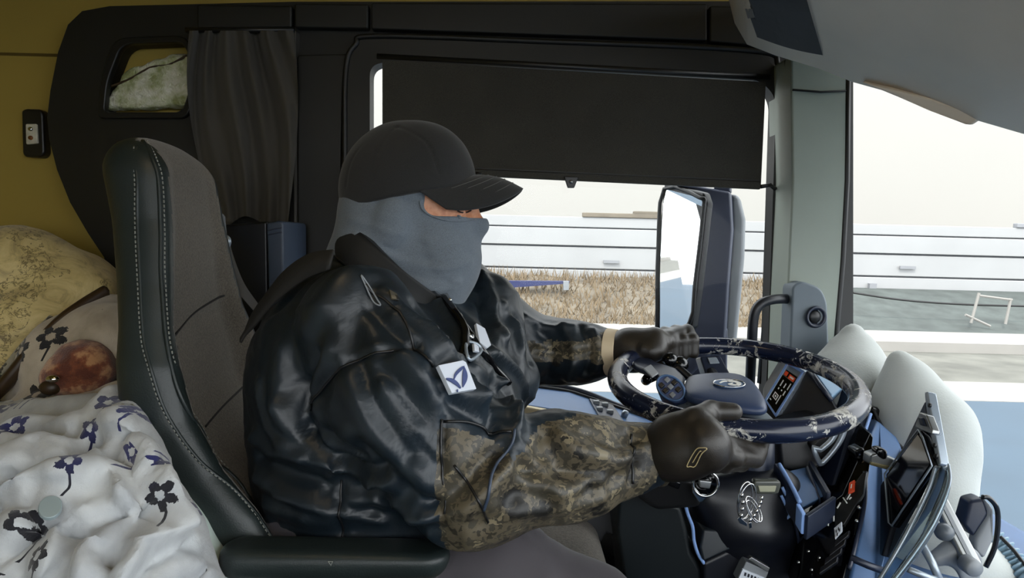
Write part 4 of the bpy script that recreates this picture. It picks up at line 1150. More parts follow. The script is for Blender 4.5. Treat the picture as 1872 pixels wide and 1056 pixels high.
PJ, FJ = isosurface(jacket, (-.56, .72, .56), (.30, 1.60, 1.24), .0058, 2)
NJ = normals_of(PJ, FJ)
def jdisp(P):
    h = np.zeros(len(P))
    for pts, w, a in JS:
        dd = dist_poly(P, pts); h += a * np.exp(-(dd / w) ** 2) * 1.15
    W = P + .05 * (fbm(P * 5, 2, 60)[:, None] - .5)
    r = 1 - np.abs(2 * fbm(W * V(11, 11, 15), 2, 61) - 1)
    h += .0055 * (r ** 3 - .35)
    r2 = 1 - np.abs(2 * fbm(W * V(26, 26, 30), 2, 71) - 1)
    return h + .0010 * (r2 ** 2 - .4)
PJ = PJ + NJ * jdisp(PJ)[:, None]
# the body itself: one continuous figure under the clothes, face showing at the eyes
HEADC = at(738, 352, YM)
def head(P):
    d = d_ell(P, at(738, 350, YM), (.104, .078, .112))
    d = smin(d, d_chain(P, [at(800, 395, YM), at(806, 482, YM)], [.063, .058], .03), .04)
    d = smin(d, d_ell(P, at(790, 470, YM), (.066, .062, .062)), .03)
    d = smin(d, d_chain(P, [at(861, 372, YM), at(874, 411, YM), at(868, 420, YM)], [.008, .012, .012], .01), .016)
    d = smin(d, d_chain(P, [at(848, 362, YM - .034), at(848, 362, YM + .034)], [.014, .014]), .02)      # brow
    for s in (-1, 1):
        e = at(842, 388, YM) + V(0, .033 * s, 0)
        d = smax(d, -(np.linalg.norm(P - e - V(.012, 0, .004), axis=1) - .016), .012)
        d = smin(d, d_ell(P, e + V(-.002, 0, -.002), (.014, .017, .012)), .004)                    # closed lid
    d = smin(d, d_ell(P, at(735, 400, YM) + V(0, -.082, 0), (.018, .010, .03)), .008)
    d = smin(d, d_ell(P, at(735, 400, YM) + V(0, .082, 0), (.018, .010, .03)), .008)
    d = smin(d, d_chain(P, [at(730, 430, YM), at(690, 570, YM)], [.068, .072], .03), .03)
    return d
def body_sdf(P):
    d = head(P)
    d = smin(d, torso(P, -.025), .03)
    d = smin(d, arm_r(P, -.022), .02); d = smin(d, arm_l(P, -.02), .02)
    d = smin(d, d_chain(P, [(-.25, 1.06, .66), (.10, 1.0, .60), (.16, 1.0, .20)], [.07, .05, .035], .03), .03)
    d = smin(d, d_chain(P, [(-.25, 1.30, .66), (.17, 1.38, .62), (.27, 1.38, .20)], [.07, .045, .03], .03), .03)
    return d * .9
PB, FB_ = isosurface(body_sdf, (-.50, .78, .10), (.45, 1.58, 1.48), .007, 1)
# finer head replaces nothing: the figure stays one mesh, refined near the face
person = npmesh('person', PB, FB_, M['skin'])
tag(person, 'driver in black cap, slate face mask, dark jacket and gloves holding the steering wheel', 'person')
# ---- jacket split into its cloth panels
fcj = PJ[FJ].mean(1)
def side(poly, Y): return [(at(x, y, Y)[0], at(x, y, Y)[2]) for x, y in poly]
camo_poly = side([(808, 762), (850, 768), (900, 790), (940, 818), (990, 780), (1215, 760), (1215, 900), (1160, 960), (990, 1010), (860, 1060), (815, 960), (806, 880)], .90)
isr = arm_r(fcj) < .03
camo_r = isr & (fcj[:, 1] < 1.05) & inpoly(fcj[:, 0], fcj[:, 2], camo_poly)
isl = (arm_l(fcj) < .03) & (fcj[:, 1] > 1.25)
tl = (fcj - L_EL) @ unit(L_WR - L_EL)
camo_l = isl & (tl > -.02) & (np.abs(fcj[:, 2] - lerp(L_EL[2], L_WR[2], np.clip(tl / .17, 0, 1)) - .012 + .03 * (vnoise(fcj * 30, 3) - .5)) < .026)
camo_c = np.zeros(len(fcj), bool)
cuff = camo_r & (((fcj - R_WR) @ unit(R_WR - R_EL)) > -.042)
camo_r &= ~cuff
rest = ~(camo_r | camo_l | cuff)
a, b = submesh(PJ, FJ, rest); jk = npmesh('jacket', a, b, M['jacket'], person); jk['label'] = 'midnight satin nylon jacket'
a, b = submesh(PJ, FJ, camo_r); npmesh('sleeve_panel', a, b, M['camo'], person)['label'] = 'camouflage forearm panel'
a, b = submesh(PJ, FJ, camo_l); npmesh('sleeve_panel', a, b, M['camo'], person)['label'] = 'camouflage forearm panel of the far sleeve'
a, b = submesh(PJ, FJ, cuff); npmesh('cuff', a, b, M['camo'], person)
def jline(pts, r, mat, name, off=.002, parent=None, n=8):
    q = [hit(jacket, *p) for p in pts]; q = [s for s in q if s is not None]
    C = catmull(q, n)
    A = np.array(C); g = grad(jacket, A); g /= np.linalg.norm(g, axis=1)[:, None]
    A = A + g * (jdisp(A) + off)[:, None]
    return mesh(name, *tube(list(A), r, 7), M[mat], parent or person, True)
jline([(929, 798), (926, 822), (905, 850), (890, 880), (882, 928)], .0022, 'slate', 'piping', .002)
jline([(565, 750), (600, 690), (655, 652), (720, 640)], .0018, 'black', 'seam')
jline([(622, 880), (625, 940), (622, 1000)], .0018, 'black', 'seam')
jline([(668, 520), (720, 570), (770, 650), (790, 672)], .002, 'black', 'seam')
jline([(808, 766), (806, 850), (812, 940)], .0018, 'black', 'seam')
jline([(812, 770), (870, 775), (925, 800)], .002, 'black', 'seam')
jline([(1158, 786), (1166, 830), (1158, 885)], .002, 'black', 'seam')
jline([(830, 850), (870, 905), (895, 960)], .0018, 'black', 'seam')
# cuff rim
for (c, ax, r, nm) in ((R_WR, unit(R_WR - R_EL), .0455, 'cuff_edge'), (L_WR, unit(L_WR - L_EL), .041, 'cuff_edge')):
    u = unit(np.cross(ax, [0, 0, 1.])); w = np.cross(ax, u)
    mesh(nm, *tube([c + (u * math.cos(t) + w * math.sin(t)) * r for t in np.linspace(0, 2 * math.pi, 28, endpoint=False)], .004, 8, True), M['camo' if nm and c is R_WR else 'jacket'], person, True)
# pointed hem corner below the sleeve
tri = [at(x, y, Y) for x, y, Y in ((806, 935, .90), (850, 925, .885), (898, 952, .90), (872, 985, .90), (852, 1006, .90), (830, 980, .90))]
MB().prism(tri, (0.0, .010, 0)).build('hem_corner', M['camo'], person, bevel=.003)
# collar: a stand-up band around the neck
def collar(u, v, out=0.0):
    # u: 0 at the near front, round the nape, 1 at the far front
    lo = [at(795, 588, 1.055), at(720, 545, 1.03), at(640, 492, 1.06), at(604, 462, 1.17), at(640, 470, 1.30), at(760, 500, 1.34), at(872, 545, 1.28)]
    hi = [at(802, 542, 1.085), at(730, 488, 1.065), at(665, 430, 1.09), at(626, 396, 1.18), at(660, 410, 1.28), at(770, 440, 1.30), at(872, 474, 1.25)]
    k = u * 6; i = min(int(k), 5); t = k - i
    def cm(L):
        p1, p2 = L[i], L[i + 1]; p0 = L[i - 1] if i > 0 else 2 * p1 - p2; p3 = L[i + 2] if i < 5 else 2 * p2 - p1
        return .5 * (2 * p1 + (p2 - p0) * t + (2 * p0 - 5 * p1 + 4 * p2 - p3) * t * t + (3 * p1 - p0 - 3 * p2 + p3) * t ** 3)
    p = lerp(cm(lo), cm(hi), v); c = at(735, 470, YM); o = p - c; o[2] = 0
    return p + unit(o) * (.008 * math.sin(math.pi * v) + out)
cv_, cf_ = gridmesh(lambda u, v: collar(u, v), 48, 8); ci_, _ = gridmesh(lambda u, v: collar(u, v, -.012), 48, 8); n = len(cv_)
rim = [(i, i + 1, i + 1 + n, i + n) for i in range(48)] + [(8 * 49 + i + 1, 8 * 49 + i, 8 * 49 + i + n, 8 * 49 + i + 1 + n) for i in range(48)]
rim += [(j * 49, j * 49 + n, (j + 1) * 49 + n, (j + 1) * 49) for j in range(8)] + [(j * 49 + 48, (j + 1) * 49 + 48, (j + 1) * 49 + 48 + n, j * 49 + 48 + n) for j in range(8)]
mesh('collar', cv_ + ci_, cf_ + [tuple(i + n for i in reversed(q)) for q in cf_] + rim, plain('matte_black_collar_cloth', (20, 22, 24), .7, bump=.3, bscale=500), person, True)
mesh('collar_seam', *tube([collar(u, .06, .002) for u in np.linspace(0, 1, 40)], .002, 6), M['black'], person, True)
# zip: two tapes with metal highlights, and hanging buckles
jline([(768, 512), (790, 540), (815, 578), (836, 620), (850, 660)], .007, 'gloss_black', 'zip_tape', .004)
jline([(778, 522), (800, 552), (812, 572)], .003, 'chrome', 'zip_teeth', .010)
jline([(840, 588), (856, 612), (878, 640), (905, 665), (930, 700)], .006, 'gloss_black', 'zip_tape', .004)
def jpatch(outline, mat, name, lift=.004, th=.003, n=1):
    q = [hit(jacket, *p) for p in outline]; A = np.array(q); g = unit(grad(jacket, A).mean(0))
    c = A.mean(0)
    # flatten onto a plane through the patch
    A = A - ((A - c) @ g)[:, None] * g * .7
    hgt = jdisp(A).max()
    A = A + g * (hgt + lift)
    return MB().prism(list(A), -g * th).build(name, M[mat], person, bevel=.0008), g
pch, pg = jpatch([(783, 680), (828, 670), (834, 674), (852, 722), (806, 731)], 'paper', 'shoulder_patch', .006, .008)
def on_patch(l, w, nm='patch_emblem'):
    q = np.array([hit(jacket, *p) for p in [(783, 680), (828, 670), (834, 674), (852, 722), (806, 731)]]); c = q.mean(0)
    A = q - ((q - c) @ pg)[:, None] * pg * .7; hgt = jdisp(A).max(); c0 = A.mean(0)
    out = []
    for px, py in l:
        v = ray(px, py); t = np.dot(c0 - CAM, pg) / np.dot(v, pg); out.append(CAM + v * t + pg * (hgt + .0072))
    C = catmull(out, 8)
    W = [w[0] + (w[1] - w[0]) * math.sin(math.pi * i / (len(C) - 1)) for i in range(len(C))]
    mesh(nm, *ribbon(C, W, wvec=unit(np.cross(pg, unit(C[-1] - C[0]))), thick=.0012), M['blue_ink'], pch)
on_patch([(796, 705), (806, 708), (815, 714), (822, 722)], (.002, .006)); on_patch([(810, 706), (814, 696), (824, 686), (829, 682)], (.001, .004)); on_patch([(829, 684), (830, 700), (826, 720)], (.001, .008)); on_patch([(816, 724), (816, 729)], (.001, .002))
def ring_on(l, r, mat, name, lift=.006):
    q = [hit(jacket, *p) for p in l]; A = np.array(q); g = grad(jacket, A); g /= np.linalg.norm(g, axis=1)[:, None]
    A = A + g * (jdisp(A) + lift)[:, None]
    return mesh(name, *tube(catmull(list(A), 5, True), r, 7, True), M[mat], person, True)
ring_on([(836, 580), (846, 592), (860, 616), (858, 624), (844, 612), (834, 594)], .0025, 'chrome', 'buckle')
ring_on([(842, 634), (852, 640), (858, 654), (852, 664), (844, 654)], .0025, 'silver', 'buckle')
jpatch([(862, 598), (880, 606), (892, 636), (884, 642), (872, 630)], 'paper', 'badge', .010, .006)
jpatch([(846, 640), (856, 644), (856, 656), (848, 654)], 'paper', 'badge', .008, .004)
ring_on([(660, 510), (668, 522), (684, 548), (696, 556), (690, 546), (676, 522)], .0013, 'grey', 'strap_loop', .002)
jpatch([(704, 540), (718, 548), (722, 560), (708, 556)], 'camo', 'strap_end', .004, .004)
# loose shoulder strap over the back
sp = catmull([at(606, 474, 1.02), at(560, 488, 1.05), at(516, 520, 1.07), at(480, 562, 1.08), at(455, 598, 1.08), at(440, 622, 1.08)], 8)
mesh('shoulder_strap', *ribbon(sp, [.02 + .03 * math.sin(math.pi * min(1, .15 + i / len(sp))) for i in range(len(sp))], wvec=(.5, .2, 1), thick=.004), plain('matte_black_strap', (30, 29, 27), .75, bump=.3, bscale=600), person, True)
# ---- trousers
def trousers(P):
    d = d_chain(P, [(-.30, 1.05, .665), at(905, 1062, 1.0), at(1075, 1140, .98), at(1110, 1500, .98)], [.13, .092, .080, .065], .04)
    e = d_chain(P, [(-.25, 1.32, .67), at(1010, 975, 1.38), at(1100, 975, 1.40), at(1160, 1200, 1.40)], [.12, .09, .075, .07], .04)
    d = smin(d, e, .03)
    return (d - .006 * (ridged(P * V(1, 1, 1.4), 12.0, 81) ** 2 - .4)) * .85
PT, FT = isosurface(trousers, (-.46, .84, .06), (.36, 1.56, .84), .008, 1)
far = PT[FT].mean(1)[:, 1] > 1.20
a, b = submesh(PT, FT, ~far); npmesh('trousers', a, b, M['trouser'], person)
a, b = submesh(PT, FT, far); npmesh('trousers', a, b, M['trouser_shaded'], person)  # shade on the far leg painted in as darker cloth
# jacket hem hanging between the knees
MB().prism([at(x, y, 1.22) for x, y in ((1020, 930), (1100, 905), (1136, 925), (1134, 985), (1110, 975), (1092, 1003))], (0, .02, 0)).build('hem_flap', plain('dark_grey_lining', (54, 56, 60), .7, bump=.2, bscale=500), person, bevel=.006)
# ---- face mask
def mask_sdf(P):
    d = head(P) - .0045
    d = smin(d, d_chain(P, [at(800, 470, YM), at(770, 545, YM)], [.066, .072], .03), .04)       # loose cloth below the chin
    d = smin(d, d_chain(P, [at(700, 420, YM), at(672, 520, YM)], [.078, .09], .03), .04)
    d = smin(d, d_ell(P, at(872, 413, YM), (.015, .016, .016)), .012)
    d = smax(d, P[:, 2] - at(735, 345, YM)[2], .002)
    sx0 = at(777, 370, YM - .07)[0]; zlo = at(840, 396, YM - .05)[2]; zhi = at(800, 340, YM)[2]
    q = np.stack([np.abs(P[:, 0] - sx0 - .15) - .15 + .02, np.abs(P[:, 2] - (zlo + zhi) / 2 - .02) - (zhi - zlo) / 2 - .02 + .02], 1)
    sl = np.linalg.norm(np.maximum(q, 0), axis=1) + np.minimum(q.max(1), 0) - .02
    return smax(d, -sl, .002)
def mfold(P):
    h = np.zeros(len(P))
    for pts, w, a_ in MS: h += 1.5 * a_ * np.exp(-(dist_poly(P, pts) / w) ** 2)
    return h + .0016 * (fbm(P * V(24, 24, 60), 2, 91) - .5)
MS = strokes([([(650, 430), (720, 470), (800, 490), (860, 480)], .006, .0025), ([(660, 450), (740, 500), (820, 515)], .005, -.002), ([(700, 450), (780, 475), (860, 462)], .004, -.0018),
              ([(690, 480), (760, 515), (840, 515)], .005, .0025), ([(730, 505), (790, 530), (830, 525)], .004, .002), ([(640, 400), (700, 420), (780, 440)], .006, .0015), ([(770, 380), (765, 430), (790, 500)], .012, -.0015)], mask_sdf)
PM, FM = isosurface(mask_sdf, at(738, 400, YM) - V(.22, .16, .24), at(738, 400, YM) + V(.22, .16, .14), .0042, 2)
PM = PM + normals_of(PM, FM) * mfold(PM)[:, None]
fcm = PM[FM].mean(1)
x0 = at(776, 370, YM - .07)[0]; zl = at(840, 396, YM - .03)[2]; zh = at(800, 345, YM)[2]
zl_x = zl + .018 * (1 - sstep(x0, x0 + .05, fcm[:, 0])) 
slit = (fcm[:, 0] > x0) & (fcm[:, 2] > zl_x) & (fcm[:, 2] < zh + .03) & (fcm[:, 0] > x0 + .006 * 0)
low = fcm[:, 2] < at(690, 600, YM)[2]
a, b = submesh(PM, FM, ~low); mk = npmesh('face_mask', a, b, M['mask'], person); mk['label'] = 'slate jersey face mask'
def maskline(pts, r):
    q = [hit(mask_sdf, *p) for p in pts]; q = [s for s in q if s is not None]; A = np.array(catmull(q, 6)); g = grad(mask_sdf, A); g /= np.linalg.norm(g, axis=1)[:, None]
    mesh('mask_hem', *tube(list(A + g * .001), r, 7), M['mask'], mk, True)
maskline([(777, 364), (781, 376), (792, 386), (812, 393), (840, 397), (866, 395), (878, 391)], .0032)
maskline([(767, 366), (772, 382), (788, 394), (812, 402), (842, 405), (870, 402)], .0012)
# eyebrow and lashes
ey = [hit(head, *p) for p in ((836, 385), (844, 388), (853, 388), (862, 384))]
mesh('eyelashes', *tube(catmull([p - ray(848, 386) * .003 for p in ey if p is not None], 5), .0013, 5), plain('dark_lash', (40, 26, 20), .7, var=0), person, True)
ey = [hit(head, *p) for p in ((832, 378), (846, 374), (860, 376))]
mesh('eyelid_crease', *tube(catmull([p - ray(848, 376) * .0025 for p in ey if p is not None], 5), .0009, 5), plain('skin_crease', (130, 78, 54), .7, var=0), person, True)
# ---- cap
cp = empty('cap'); cp.parent = person; cp['label'] = 'black cotton baseball cap'
CC = at(746, 350, YM); upv = unit(V(-.06, 0, 1))
def cap_sdf(P):
    d = d_ell(P, CC + V(-.002, 0, .0), (.120, .094, .124))
    d = smin(d, d_ell(P, CC + V(.04, 0, .03), (.070, .075, .082)), .03)
    lowp = at(628, 388, YM); lowf = at(880, 338, YM); nn = unit(np.cross(lowf - lowp, [0, 1., 0])); nn = nn if nn[2] > 0 else -nn
    return smax(d, -((P - lowp) @ nn), .006)
CFS = strokes([([(728, 232), (780, 260), (800, 310), (812, 345)], .0022, -.0022), ([(725, 232), (690, 280), (682, 330), (690, 370)], .0022, -.0018), ([(728, 230), (650, 280), (632, 340)], .002, -.0015)], cap_sdf)
PC, FC = isosurface(cap_sdf, CC - V(.16, .13, .08), CC + V(.18, .13, .16), .004, 2)
hc = np.zeros(len(PC))
for pts, w, a_ in CFS: hc += a_ * np.exp(-(dist_poly(PC, pts) / w) ** 2)
PC = PC + normals_of(PC, FC) * (hc + .0015 * (fbm(PC * 26, 2, 95) - .5))[:, None]
npmesh('crown', PC, FC, M['cap'], cp)
Rt = at(868, 322, YM); Tp = at(946, 352, YM)
def brim(u, v):
    s = (u - .5) * 2; yy = .094 * s
    root = V(Rt[0] - .080 * s * s - .004, YM + .090 * s, Rt[2] - .036 * s * s)
    rnd = max(0, 1 - abs(s) ** 3.2) ** .5
    ext = .080 * rnd + .0
    tip = V(root[0] + ext + .010 * rnd, YM + .092 * s * (1 - .04), lerp(root[2], Tp[2] + .006 - .072 * abs(s) ** 1.8, rnd ** .6))
    p = lerp(root, tip, v)
    return p + V(0, 0, .008 * math.sin(math.pi * v) * rnd)
bv_, bf_ = gridmesh(brim, 40, 14); n = len(bv_)
bo = mesh('brim', bv_, bf_, M['cap'], cp, True)
so_ = bo.modifiers.new('s', 'SOLIDIFY'); so_.thickness = .004; so_.offset = 0
for vv_ in (.32, .48, .64, .80):
    mesh('brim_stitching', *tube([brim(u, vv_) + V(0, 0, .0024) for u in np.linspace(.10, .9, 40)], .0009, 5), M['cap'] if False else plain('black_thread', (78, 78, 76), .8, var=0), cp, True)
mesh('cap_button', *lathe([(.010, -.004), (.0095, .003), (.005, .006)], at(728, 231, YM), (-.1, 0, 1), 16), M['cap'], cp, True)
cl = [hit(cap_sdf, *p) for p in ((632, 380), (660, 378), (700, 371), (750, 362), (788, 354))]
mesh('cap_band', *tube(catmull([c for c in cl if c is not None], 6), .003, 7), M['cap'], cp, True)
br = [brim(u, .02) + V(0, 0, .003) for u in np.linspace(.02, .98, 40)]
mesh('brim_seam', *tube(br, .0022, 6), M['cap'], cp, True)
# ------------------------------------------------------------------ steering wheel
WC = V(.408, 1.19, .953); WN = unit(V(-.045, -.16, 1)); WX = unit(np.cross([0, 1., 0], WN)); WY = np.cross(WN, WX)
WRAD, RR = .208, .0185
sw = tag(empty('steering_wheel', tuple(WC)), 'worn blue black truck steering wheel gripped by the driver', 'steering wheel')
def wp(a, r, h=0): return WC + (WX * math.cos(a) + WY * math.sin(a)) * r + WN * h
def onw(px, py, h=0.0):
    c = WC + WN * h; v = ray(px, py); return CAM + v * (np.dot(c - CAM, WN) / np.dot(v, WN))
mesh('rim', *tube([wp(t, WRAD) for t in np.linspace(0, 2 * math.pi, 120, endpoint=False)], RR, 18, True), M['rim'], sw, True)
# airbag pad
pad_o = [(1252, 690), (1262, 682), (1330, 678), (1362, 684), (1384, 700), (1402, 732), (1405, 744), (1390, 750), (1330, 740), (1262, 727), (1248, 718)]
pt_ = [onw(x, y, .012) for x, y in pad_o]
pc_ = sum(pt_) / len(pt_)
def padlvl(s, h): return [pc_ + (p - pc_) * s + WN * h for p in pt_]
rows = [padlvl(.98, -.016), padlvl(1.01, -.008), padlvl(.99, -.002), padlvl(.92, .003), padlvl(.5, .006)]
n = len(pt_); vs = [p for r in rows for p in r] + [pc_ + WN * .007, pc_ - WN * .016]
fs = [(k * n + i, k * n + (i + 1) % n, (k + 1) * n + (i + 1) % n, (k + 1) * n + i) for k in range(4) for i in range(n)]
fs += [(4 * n + i, 4 * n + (i + 1) % n, 5 * n) for i in range(n)] + [((i + 1) % n, i, 5 * n + 1) for i in range(n)]
bmp = mesh('airbag_pad', vs, fs, plain('blue_grained_pad', (48, 62, 92), .4, bump=.2, bscale=500), sw, True)
sd = bmp.modifiers.new('sub', 'SUBSURF'); sd.levels = 1; sd.render_levels = 2
ec = onw(1333, 702, .019)
def ell_on(c, rx, ry, rot, n=36): return [c + (WX * math.cos(rot) + WY * math.sin(rot)) * rx * math.cos(t) + (-WX * math.sin(rot) + WY * math.cos(rot)) * ry * math.sin(t) for t in np.linspace(0, 2 * math.pi, n, endpoint=False)]
em = mesh('emblem', *MB().prism(ell_on(ec, .0265, .0185, -.1), WN * .0015).__dict__.values(), M['dash_sky_blue'], sw)
mesh('emblem_ring', *tube(ell_on(ec + WN * .002, .0265, .0185, -.1), .0011, 6, True), M['chrome'], em, True)
sw_c = catmull([ec + WN * .0025 + WX * a + WY * b for a, b in ((-.016, .001), (-.006, .009), (.008, .008), (.016, -.002), (.010, -.010), (-.002, -.006), (.006, .000))], 6)
mesh('emblem_swoosh', *ribbon(sw_c, [.002 + .006 * math.sin(math.pi * i / (len(sw_c) - 1)) for i in range(len(sw_c))], wvec=WX, thick=.001), M['white_plastic'], em)
# left spoke with its button pod
def slab(pts, h0, h1, name, mat, bv=.004, parent=sw):
    return MB().prism([onw(x, y, h0) for x, y in pts], WN * (h1 - h0)).build(name, mat, parent, bevel=bv)
slab([(1150, 668), (1172, 654), (1200, 672), (1236, 684), (1252, 700), (1250, 724), (1222, 720), (1196, 694), (1160, 680)], -.008, .006, 'spoke', M['navy'], .006)
slab([(1176, 676), (1190, 668), (1204, 684), (1192, 692)], .005, .009, 'spoke_key', M['grey'], .002)
pod_c = at(1226, 709, 1.13); pn = unit(V(-.35, -.80, .55)); pu = unit(V(.55, -.0, .62) - pn * np.dot(V(.55, 0, .62), pn)); pv = np.cross(pn, pu)
if pv[2] < 0: pv = -pv
def pell(r0, r1, h): return [pod_c + pu * r0 * math.cos(t) * .9 + pv * r1 * math.sin(t) + pn * h for t in np.linspace(0, 2 * math.pi, 30, endpoint=False)]
pod_m = mesh('button_pod', *MB().prism(pell(.024, .030, -.05), pn * .05).__dict__.values(), M['pod_blue'], sw, bevel=.004)
mesh('pod_rim', *tube(pell(.021, .027, .001), .0022, 6, True), M['dash_sky_blue'], pod_m, True)
for i, (dx, dy) in enumerate(((-.008, .014), (.006, .014), (-.010, .002), (.001, .001), (.011, .002), (-.007, -.012), (.007, -.012))):
    c = pod_c + pu * dx + pv * dy + pn * .002
    MB().box(c, (.009, .009, .005), np.stack([pu, pv, pn], 1)).build('button', M['grey'] if i % 2 else M['black'], pod_m, bevel=.0015)
# silver lower spoke toward the driver side
slab([(1232, 762), (1244, 746), (1330, 756), (1400, 768), (1418, 786), (1404, 800), (1300, 800), (1232, 784)], -.030, -.012, 'lower_spoke', M['silver'], .006)
slab([(1262, 752), (1326, 758), (1334, 772), (1262, 766)], -.012, -.009, 'spoke_key', M['navy_dark'], .002)
slab([(1350, 762), (1390, 768), (1402, 784), (1364, 778)], -.012, -.009, 'spoke_key', M['navy'], .002)
slab([(1404, 740), (1420, 738), (1548, 690), (1560, 706), (1470, 742), (1412, 764)], -.06, -.045, 'spoke', M['navy_dark'], .004) if False else None
# hub collar under the pad
mesh('hub_collar', *lathe([(.052, -.03), (.048, -.07), (.040, -.085)], WC + WX * .0, WN, 32), M['navy_dark'], sw, True)
# ------------------------------------------------------------------ gloves (part of the driver)
def hand_sdf(bones, palm, k=.006, kp=.02):
    def f(P):
        d = None
        for pts, rad in palm:
            e = d_chain(P, pts, rad, kp); d = e if d is None else smin(d, e, kp)
        for pts, rad in bones:
            d = smin(d, d_chain(P, pts, rad, .004), k)
        return d * .95
    return f
def rim_near(px):   # rim centre point whose sight column is px, near side
    best = min((abs((lambda q: (RN.T @ (q - CAM)))(wp(t, WRAD))[0] / -(RN.T @ (wp(t, WRAD) - CAM))[2] * FPX + 936 - px), t) for t in np.linspace(-math.pi, 0, 400))
    return wp(best[1], WRAD), best[1]
rc, ra = rim_near(1340)
rb2, _ = rim_near(1385); rb3, _ = rim_near(1300); rb4, _ = rim_near(1262)
def around(c, ang, r=RR + .011):
    """point beside the rim at section angle: 0 toward the camera, 90 up, -90 below, 180 inside"""
    o = unit(V(c[0] - WC[0], c[1] - WC[1], c[2] - WC[2])); t = math.radians(ang)
    return c + (o * math.cos(t) + WN * math.sin(t)) * r
palm_r = [([at(1190, 833, 1.0), at(1235, 818, .965), at(1290, 806, .93)], [.035, .040, .033]), ([at(1205, 840, .985), at(1256, 833, .95), at(1298, 828, .93)], [.028, .029, .026]), ([at(1230, 795, .975), at(1272, 775, .955)], [.030, .024])]
fr = [
    ([at(1298, 806, .93), around(rc, -25, RR + .016), around(rb2, -75, RR + .012), around(rb2 + unit(rb2 - rc) * .012, -120)], [.0170, .0150, .0135, .0115]),
    ([at(1296, 822, .93), at(1342, 834, .945), at(1380, 838, .975), around(rb2, -150, RR + .014)], [.0175, .0155, .0135, .0115]),
    ([at(1280, 838, .935), at(1322, 845, .955), at(1354, 846, .99), around(rc, -150, RR + .014)], [.0165, .0145, .0130, .0112]),
    ([at(1256, 842, .945), at(1292, 850, .965), at(1324, 850, .995), around(rb3, -150, RR + .014)], [.0150, .0130, .0118, .0105]),
    ([at(1240, 788, .965), at(1270, 772, .95), around(rb3, 72, RR + .012), around(rc, 92, RR + .010)], [.026, .0215, .0165, .0130]),
]
HR = hand_sdf(fr, palm_r)
c_ = at(1290, 815, .96)
P_, F_ = isosurface(HR, c_ - V(.14, .13, .11), c_ + V(.15, .16, .11), .0036, 2)
P_ = P_ + normals_of(P_, F_) * (.0016 * (fbm(P_ * 55, 3, 7) - .5))[:, None]
gv = npmesh('glove', P_, F_, M['glove'], person); gv['label'] = 'black leather glove gripping the near rim'
q = [hit(HR, *p) for p in ((1262, 852), (1256, 850), (1272, 822), (1284, 818), (1292, 820), (1282, 830), (1271, 851))]; q = [s for s in q if s is not None]
A = np.array(catmull(q, 6, True)); g = grad(HR, A); g /= np.linalg.norm(g, axis=1)[:, None]
mesh('stitched_logo', *tube(list(A + g * .0005), .0008, 5, True), plain('beige_thread', (176, 158, 116), .7, var=0), gv, True)
q = [hit(HR, *p) for p in ((1266, 845), (1278, 826), (1282, 824))]; A = np.array(catmull([s for s in q if s is not None], 6)); g = grad(HR, A); g /= np.linalg.norm(g, axis=1)[:, None]
mesh('stitched_logo', *tube(list(A + g * .0005), .0008, 5), plain('beige_thread', (176, 158, 116), .7, var=0), gv, True)
ax = unit(R_WR - R_EL); u = unit(np.cross(ax, [0, 0, 1.])); w = np.cross(ax, u)
mesh('glove_hem', *tube([R_WR + ax * .006 + (u * math.cos(t) + w * math.sin(t)) * .0385 for t in np.linspace(0, 2 * math.pi, 26, endpoint=False)], .004, 8, True), M['glove'], gv, True)
# far hand, draped over the rim
def rim_far(px):
    f = lambda t: (RN.T @ (wp(t, WRAD) - CAM))
    t = min((abs(f(t)[0] / -f(t)[2] * FPX + 936 - px), t) for t in np.linspace(math.pi * .35, math.pi * .98, 400))[1]
    return wp(t, WRAD), t
l1, _ = rim_far(1258); l2, _ = rim_far(1238); l3, _ = rim_far(1218); l4, _ = rim_far(1200)
palm_l = [([at(1112, 645, 1.385), at(1150, 634, 1.365), at(1196, 622, 1.345)], [.034, .036, .028]), ([at(1120, 655, 1.375), at(1160, 650, 1.35), at(1195, 640, 1.325)], [.028, .030, .024])]
def drape(c, k, dy, r): return ([at(1192, 618 + 6 * k, 1.355 - .022 * k), around(c, 110, RR + r + .008), around(c, 55, RR + r), around(c, -5, RR + r - .002)], [.0165, .0150, .0138, .0118])
fl = [
    ([at(1190, 616, 1.36), at(1224, 618, 1.36), around(l1, 75, RR + .014), around(l1, 135, RR + .013), around(l1, 190, RR + .012)], [.0168, .0155, .0145, .0132, .0115]),
    ([at(1190, 620, 1.345), at(1216, 624, 1.345), around(l2, 75, RR + .014), around(l2, 135, RR + .013), around(l2, 195, RR + .012)], [.0168, .0158, .0148, .0135, .0115]),
    ([at(1186, 628, 1.33), at(1204, 632, 1.33), around(l3, 78, RR + .014), around(l3, 138, RR + .013), around(l3, 195, RR + .012)], [.0160, .0152, .0142, .013, .011]),
    ([at(1178, 638, 1.32), at(1190, 642, 1.315), around(l4, 80, RR + .013), around(l4, 138, RR + .012), around(l4, 190, RR + .011)], [.0150, .0140, .013, .012, .0105]),
    ([at(1150, 652, 1.345), around(l4, -5, RR + .016), around(l3, -60, RR + .014), around(l2, -100, RR + .012)], [.021, .0175, .0155, .013]),
]
HL = hand_sdf(fl, palm_l)
c_ = at(1190, 640, 1.34)
P_, F_ = isosurface(HL, c_ - V(.13, .16, .11), c_ + V(.14, .13, .10), .0038, 2)
gl2 = npmesh('glove', P_, F_, M['glove'], person); gl2['label'] = 'black leather glove draped over the far rim'
